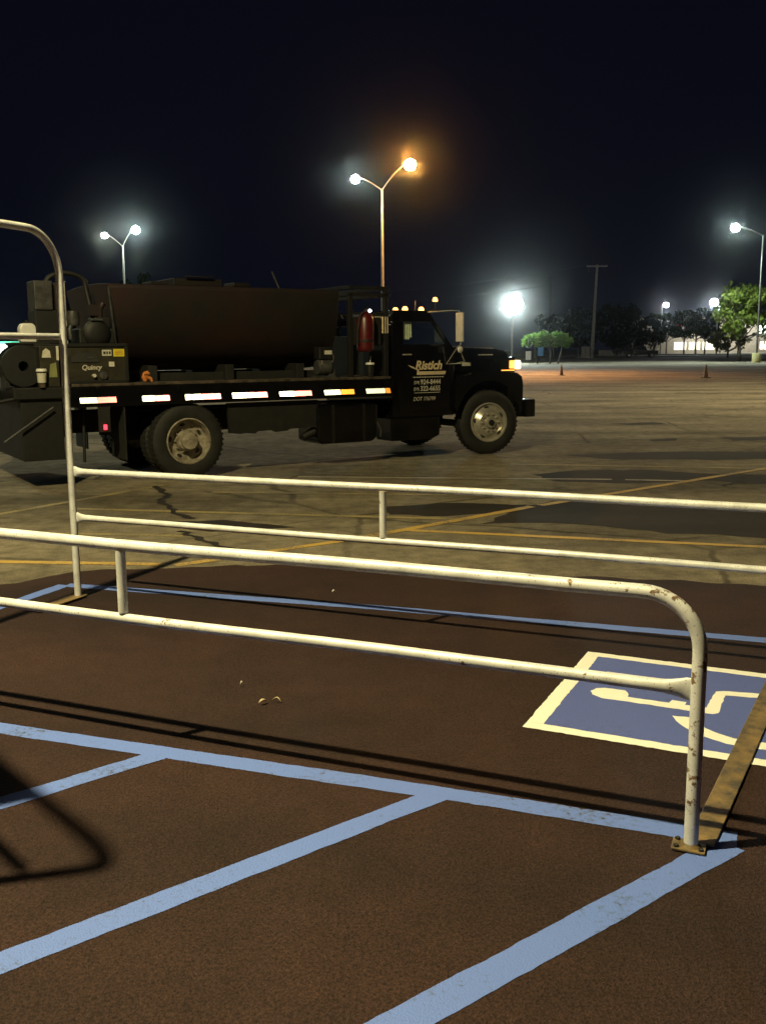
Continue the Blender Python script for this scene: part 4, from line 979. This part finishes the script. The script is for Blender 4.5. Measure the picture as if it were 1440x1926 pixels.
p = AT(48, 660, 70); bs = thing('hedge_bush', 'dark green bush below the bright forecourt at the far left', 'bush', (p.x, 70, 0))
random.seed(9); foliage([(random.uniform(-1.3, 1.3), random.uniform(-.5, .5), random.uniform(.3, 1.25), .42) for i in range(18)], 70, .11).build('crown', M['leafb'], bs)
MB().tube([(0, 0, 0), (0, 0, .7)], .06, 8).build('trunk', M['bark'], bs)

# ------------------------------------------------------------------ parked pickup, buildings
pk = AT(1203, 660, 160)
car = thing('parked_pickup', 'dark pickup parked at the back edge of the lot below the trees', 'pickup', (pk.x, 160, 0), R(172))
bodyp = [(-2.75, .55), (-2.75, 1.15), (-1.0, 1.18), (-.72, 1.85), (.65, 1.88), (1.35, 1.25), (2.6, 1.12), (2.75, .85), (2.75, .5)]
MB().prism(bodyp, lambda u, v, w: (u, w, v), -.95, .95).build('body', M['car'], car, bevel=.06)
for s in (-.956, .956):
    MB().prism([(-.62, 1.28), (-.5, 1.76), (.55, 1.78), (1.05, 1.30)], lambda u, v, w: (u, w, v), s-.004, s+.004).build('side_window', M['carglass'], car)
for x in (-1.75, 1.8):
    for s in (-1, 1):
        w = MB().lathe([(.2, -.1), (.38, -.11), (.40, -.06), (.40, .06), (.38, .11), (.2, .1)], 24, Matrix.Translation((x, s*.88, .40)) @ Matrix.Rotation(math.pi/2, 4, 'X'), False).build('wheel', M['rubber'], car, 40)
        MB().lathe([(.24, -.10), (.22, 0), (.24, .10)], 20, Matrix.Translation((x, s*.88, .40)) @ Matrix.Rotation(math.pi/2, 4, 'X')).build('rim', M['chrome'], w, 40)
for s in (-.65, .65): MB().box((2.70, s-.2, .82), (2.78, s+.2, 1.02)).build('headlight', M['chrome'], car, bevel=.03)
MB().box((2.74, -.9, .48), (2.88, .9, .72)).build('bumper', M['chrome'], car, bevel=.03)

w0, w1 = AT(1190, 600, 262), AT(1560, 600, 262)
shop = thing('shop_building', 'long beige shop with lit front and coloured signs behind the tree row', 'building', (w0.x, 262, 0))
Wd = w1.x-w0.x
zt_ = AT(1340, 598, 262).z
MB().box((0, 0, 0), (Wd, 18, zt_)).build('wall', M['wall'], shop)
MB().box((-.2, -.25, zt_), (Wd+.2, 18.2, zt_+.45)).build('roof_edge', M['roofdark'], shop)
def sx(px): return AT(px, 600, 262).x-w0.x
for a, c in ((1268, 1292), (1296, 1318), (1322, 1345), (1430, 1462)):
    fo_ = MB().box((sx(a), -.06, .9), (sx(c), -.01, 2.9)); wi = fo_.build('window', M['shopwin'], shop)
    m_ = MB()
    for q in range(5): xx = sx(a)+(sx(c)-sx(a))*q/4; m_.box((xx-.04, -.12, .85), (xx+.04, -.062, 2.95))
    m_.build('window_frame', M['roofdark'], wi)
MB().box((sx(1270), -.35, 6.9), (sx(1282), -.05, 7.5)).build('red_sign', M['redsign'], shop)
MB().box((sx(1298), -.35, 8.2), (sx(1320), -.05, 9.2)).build('yellow_sign', M['yelsign'], shop)
MB().box((sx(1428), -.35, 5.0), (sx(1445), -.05, 8.2)).build('lit_panel', M['shopwhite'], shop)
point_lamp('shop_bulb', (sx(1305), -6, 7.0), 2600, (1, .96, .8), .2, shop)
point_lamp('shop_bulb', (sx(1390), -8, 7.0), 4500, (1, .96, .8), .2, shop)
struct(MB().sheet([(w0.x-10, 236, .008), (w1.x, 236, .008), (w1.x, 261, .008), (w0.x-10, 261, .008)]).build('shop_forecourt', M['kerb']))
struct(MB().box((20, 172, 0), (140, 186, .13)).build('verge', mat('night grass verge', (.03, .045, .015), .95, 0, .4, 2)))

s0 = AT(-40, 660, 150)
fs_ = thing('fuel_station', 'brightly lit forecourt with green fascia at the far left edge', 'fuel station', (s0.x, 150, 0))
MB().box((-4, -3, 2.75), (6.1, 4, 3.15)).build('canopy', M['shopgreen'], fs_, bevel=.03)
MB().box((-3.8, -2.8, 2.69), (5.6, 3.8, 2.745)).build('canopy_light', M['shopwhite'], fs_)
MB().box((-3, 5, 0), (5, 6, 2.6)).build('kiosk', M['shopwin'], fs_)
for x in (-2.5, 3.6): MB().box((x-.15, .3, 0), (x+.15, .6, 2.69)).build('column', M['white'], fs_)
for x in (2.2, 3.0): MB().lathe([(0, -.35), (.25, -.25), (.36, 0), (.25, .25), (0, .35)], 16, Matrix.Translation((x+.8, -3.4, 2.2 if x < 3 else 1.0))).build('globe_lamp', M['shopwhite'], fs_, 60)
point_lamp('canopy_bulb', (1, -4, 2.4), 3500, (.7, 1, .85), .3, fs_)

# ------------------------------------------------------------------ night sky
w = bpy.data.worlds.new('World'); sc.world = w; w.use_nodes = True
nt = w.node_tree; L = nt.links.new; bg = nt.nodes['Background']
tc = N(nt, 'ShaderNodeTexCoord'); sp_ = N(nt, 'ShaderNodeSeparateXYZ'); L(tc.outputs['Generated'], sp_.inputs[0])
rp = N(nt, 'ShaderNodeValToRGB'); el = rp.color_ramp.elements
el[0].position = 0.0; el[0].color = (.0024, .0030, .0068, 1); el[1].position = .5; el[1].color = (.0024, .0024, .0060, 1)
L(sp_.outputs['Z'], rp.inputs['Fac']); L(rp.outputs['Color'], bg.inputs['Color']); bg.inputs['Strength'].default_value = 1.0

# ------------------------------------------------------------------ thin bloom volume added to stand in for lens bloom round the lamps
BLOOM = .00015
if BLOOM:
    hz = MB().box((-480, -70, -1), (480, 640, 32)).build('bloom_volume', bpy.data.materials.new('bloom volume')); struct(hz, 'stuff')
    m = hz.data.materials[0]; m.use_nodes = True; nt = m.node_tree
    for n_ in list(nt.nodes):
        if n_.type == 'BSDF_PRINCIPLED': nt.nodes.remove(n_)
    pv = N(nt, 'ShaderNodeVolumePrincipled'); pv.inputs['Color'].default_value = (.9, .95, 1, 1); pv.inputs['Density'].default_value = BLOOM; pv.inputs['Anisotropy'].default_value = .987
    nt.links.new(pv.outputs[0], nt.nodes['Material Output'].inputs['Volume'])

sc.render.engine = 'CYCLES'
cy = sc.cycles
cy.use_denoising = True
try: cy.denoiser = 'OPENIMAGEDENOISE'
except Exception: pass
cy.max_bounces = 6; cy.diffuse_bounces = 3; cy.glossy_bounces = 3; cy.transmission_bounces = 4; cy.transparent_max_bounces = 8; cy.volume_bounces = 0
cy.sample_clamp_indirect = 6; cy.caustics_reflective = False; cy.caustics_refractive = False
cy.use_light_tree = True
vs_ = sc.view_settings; vs_.view_transform = 'Standard'; vs_.look = 'None'; vs_.gamma = 1; vs_.exposure = 0.0
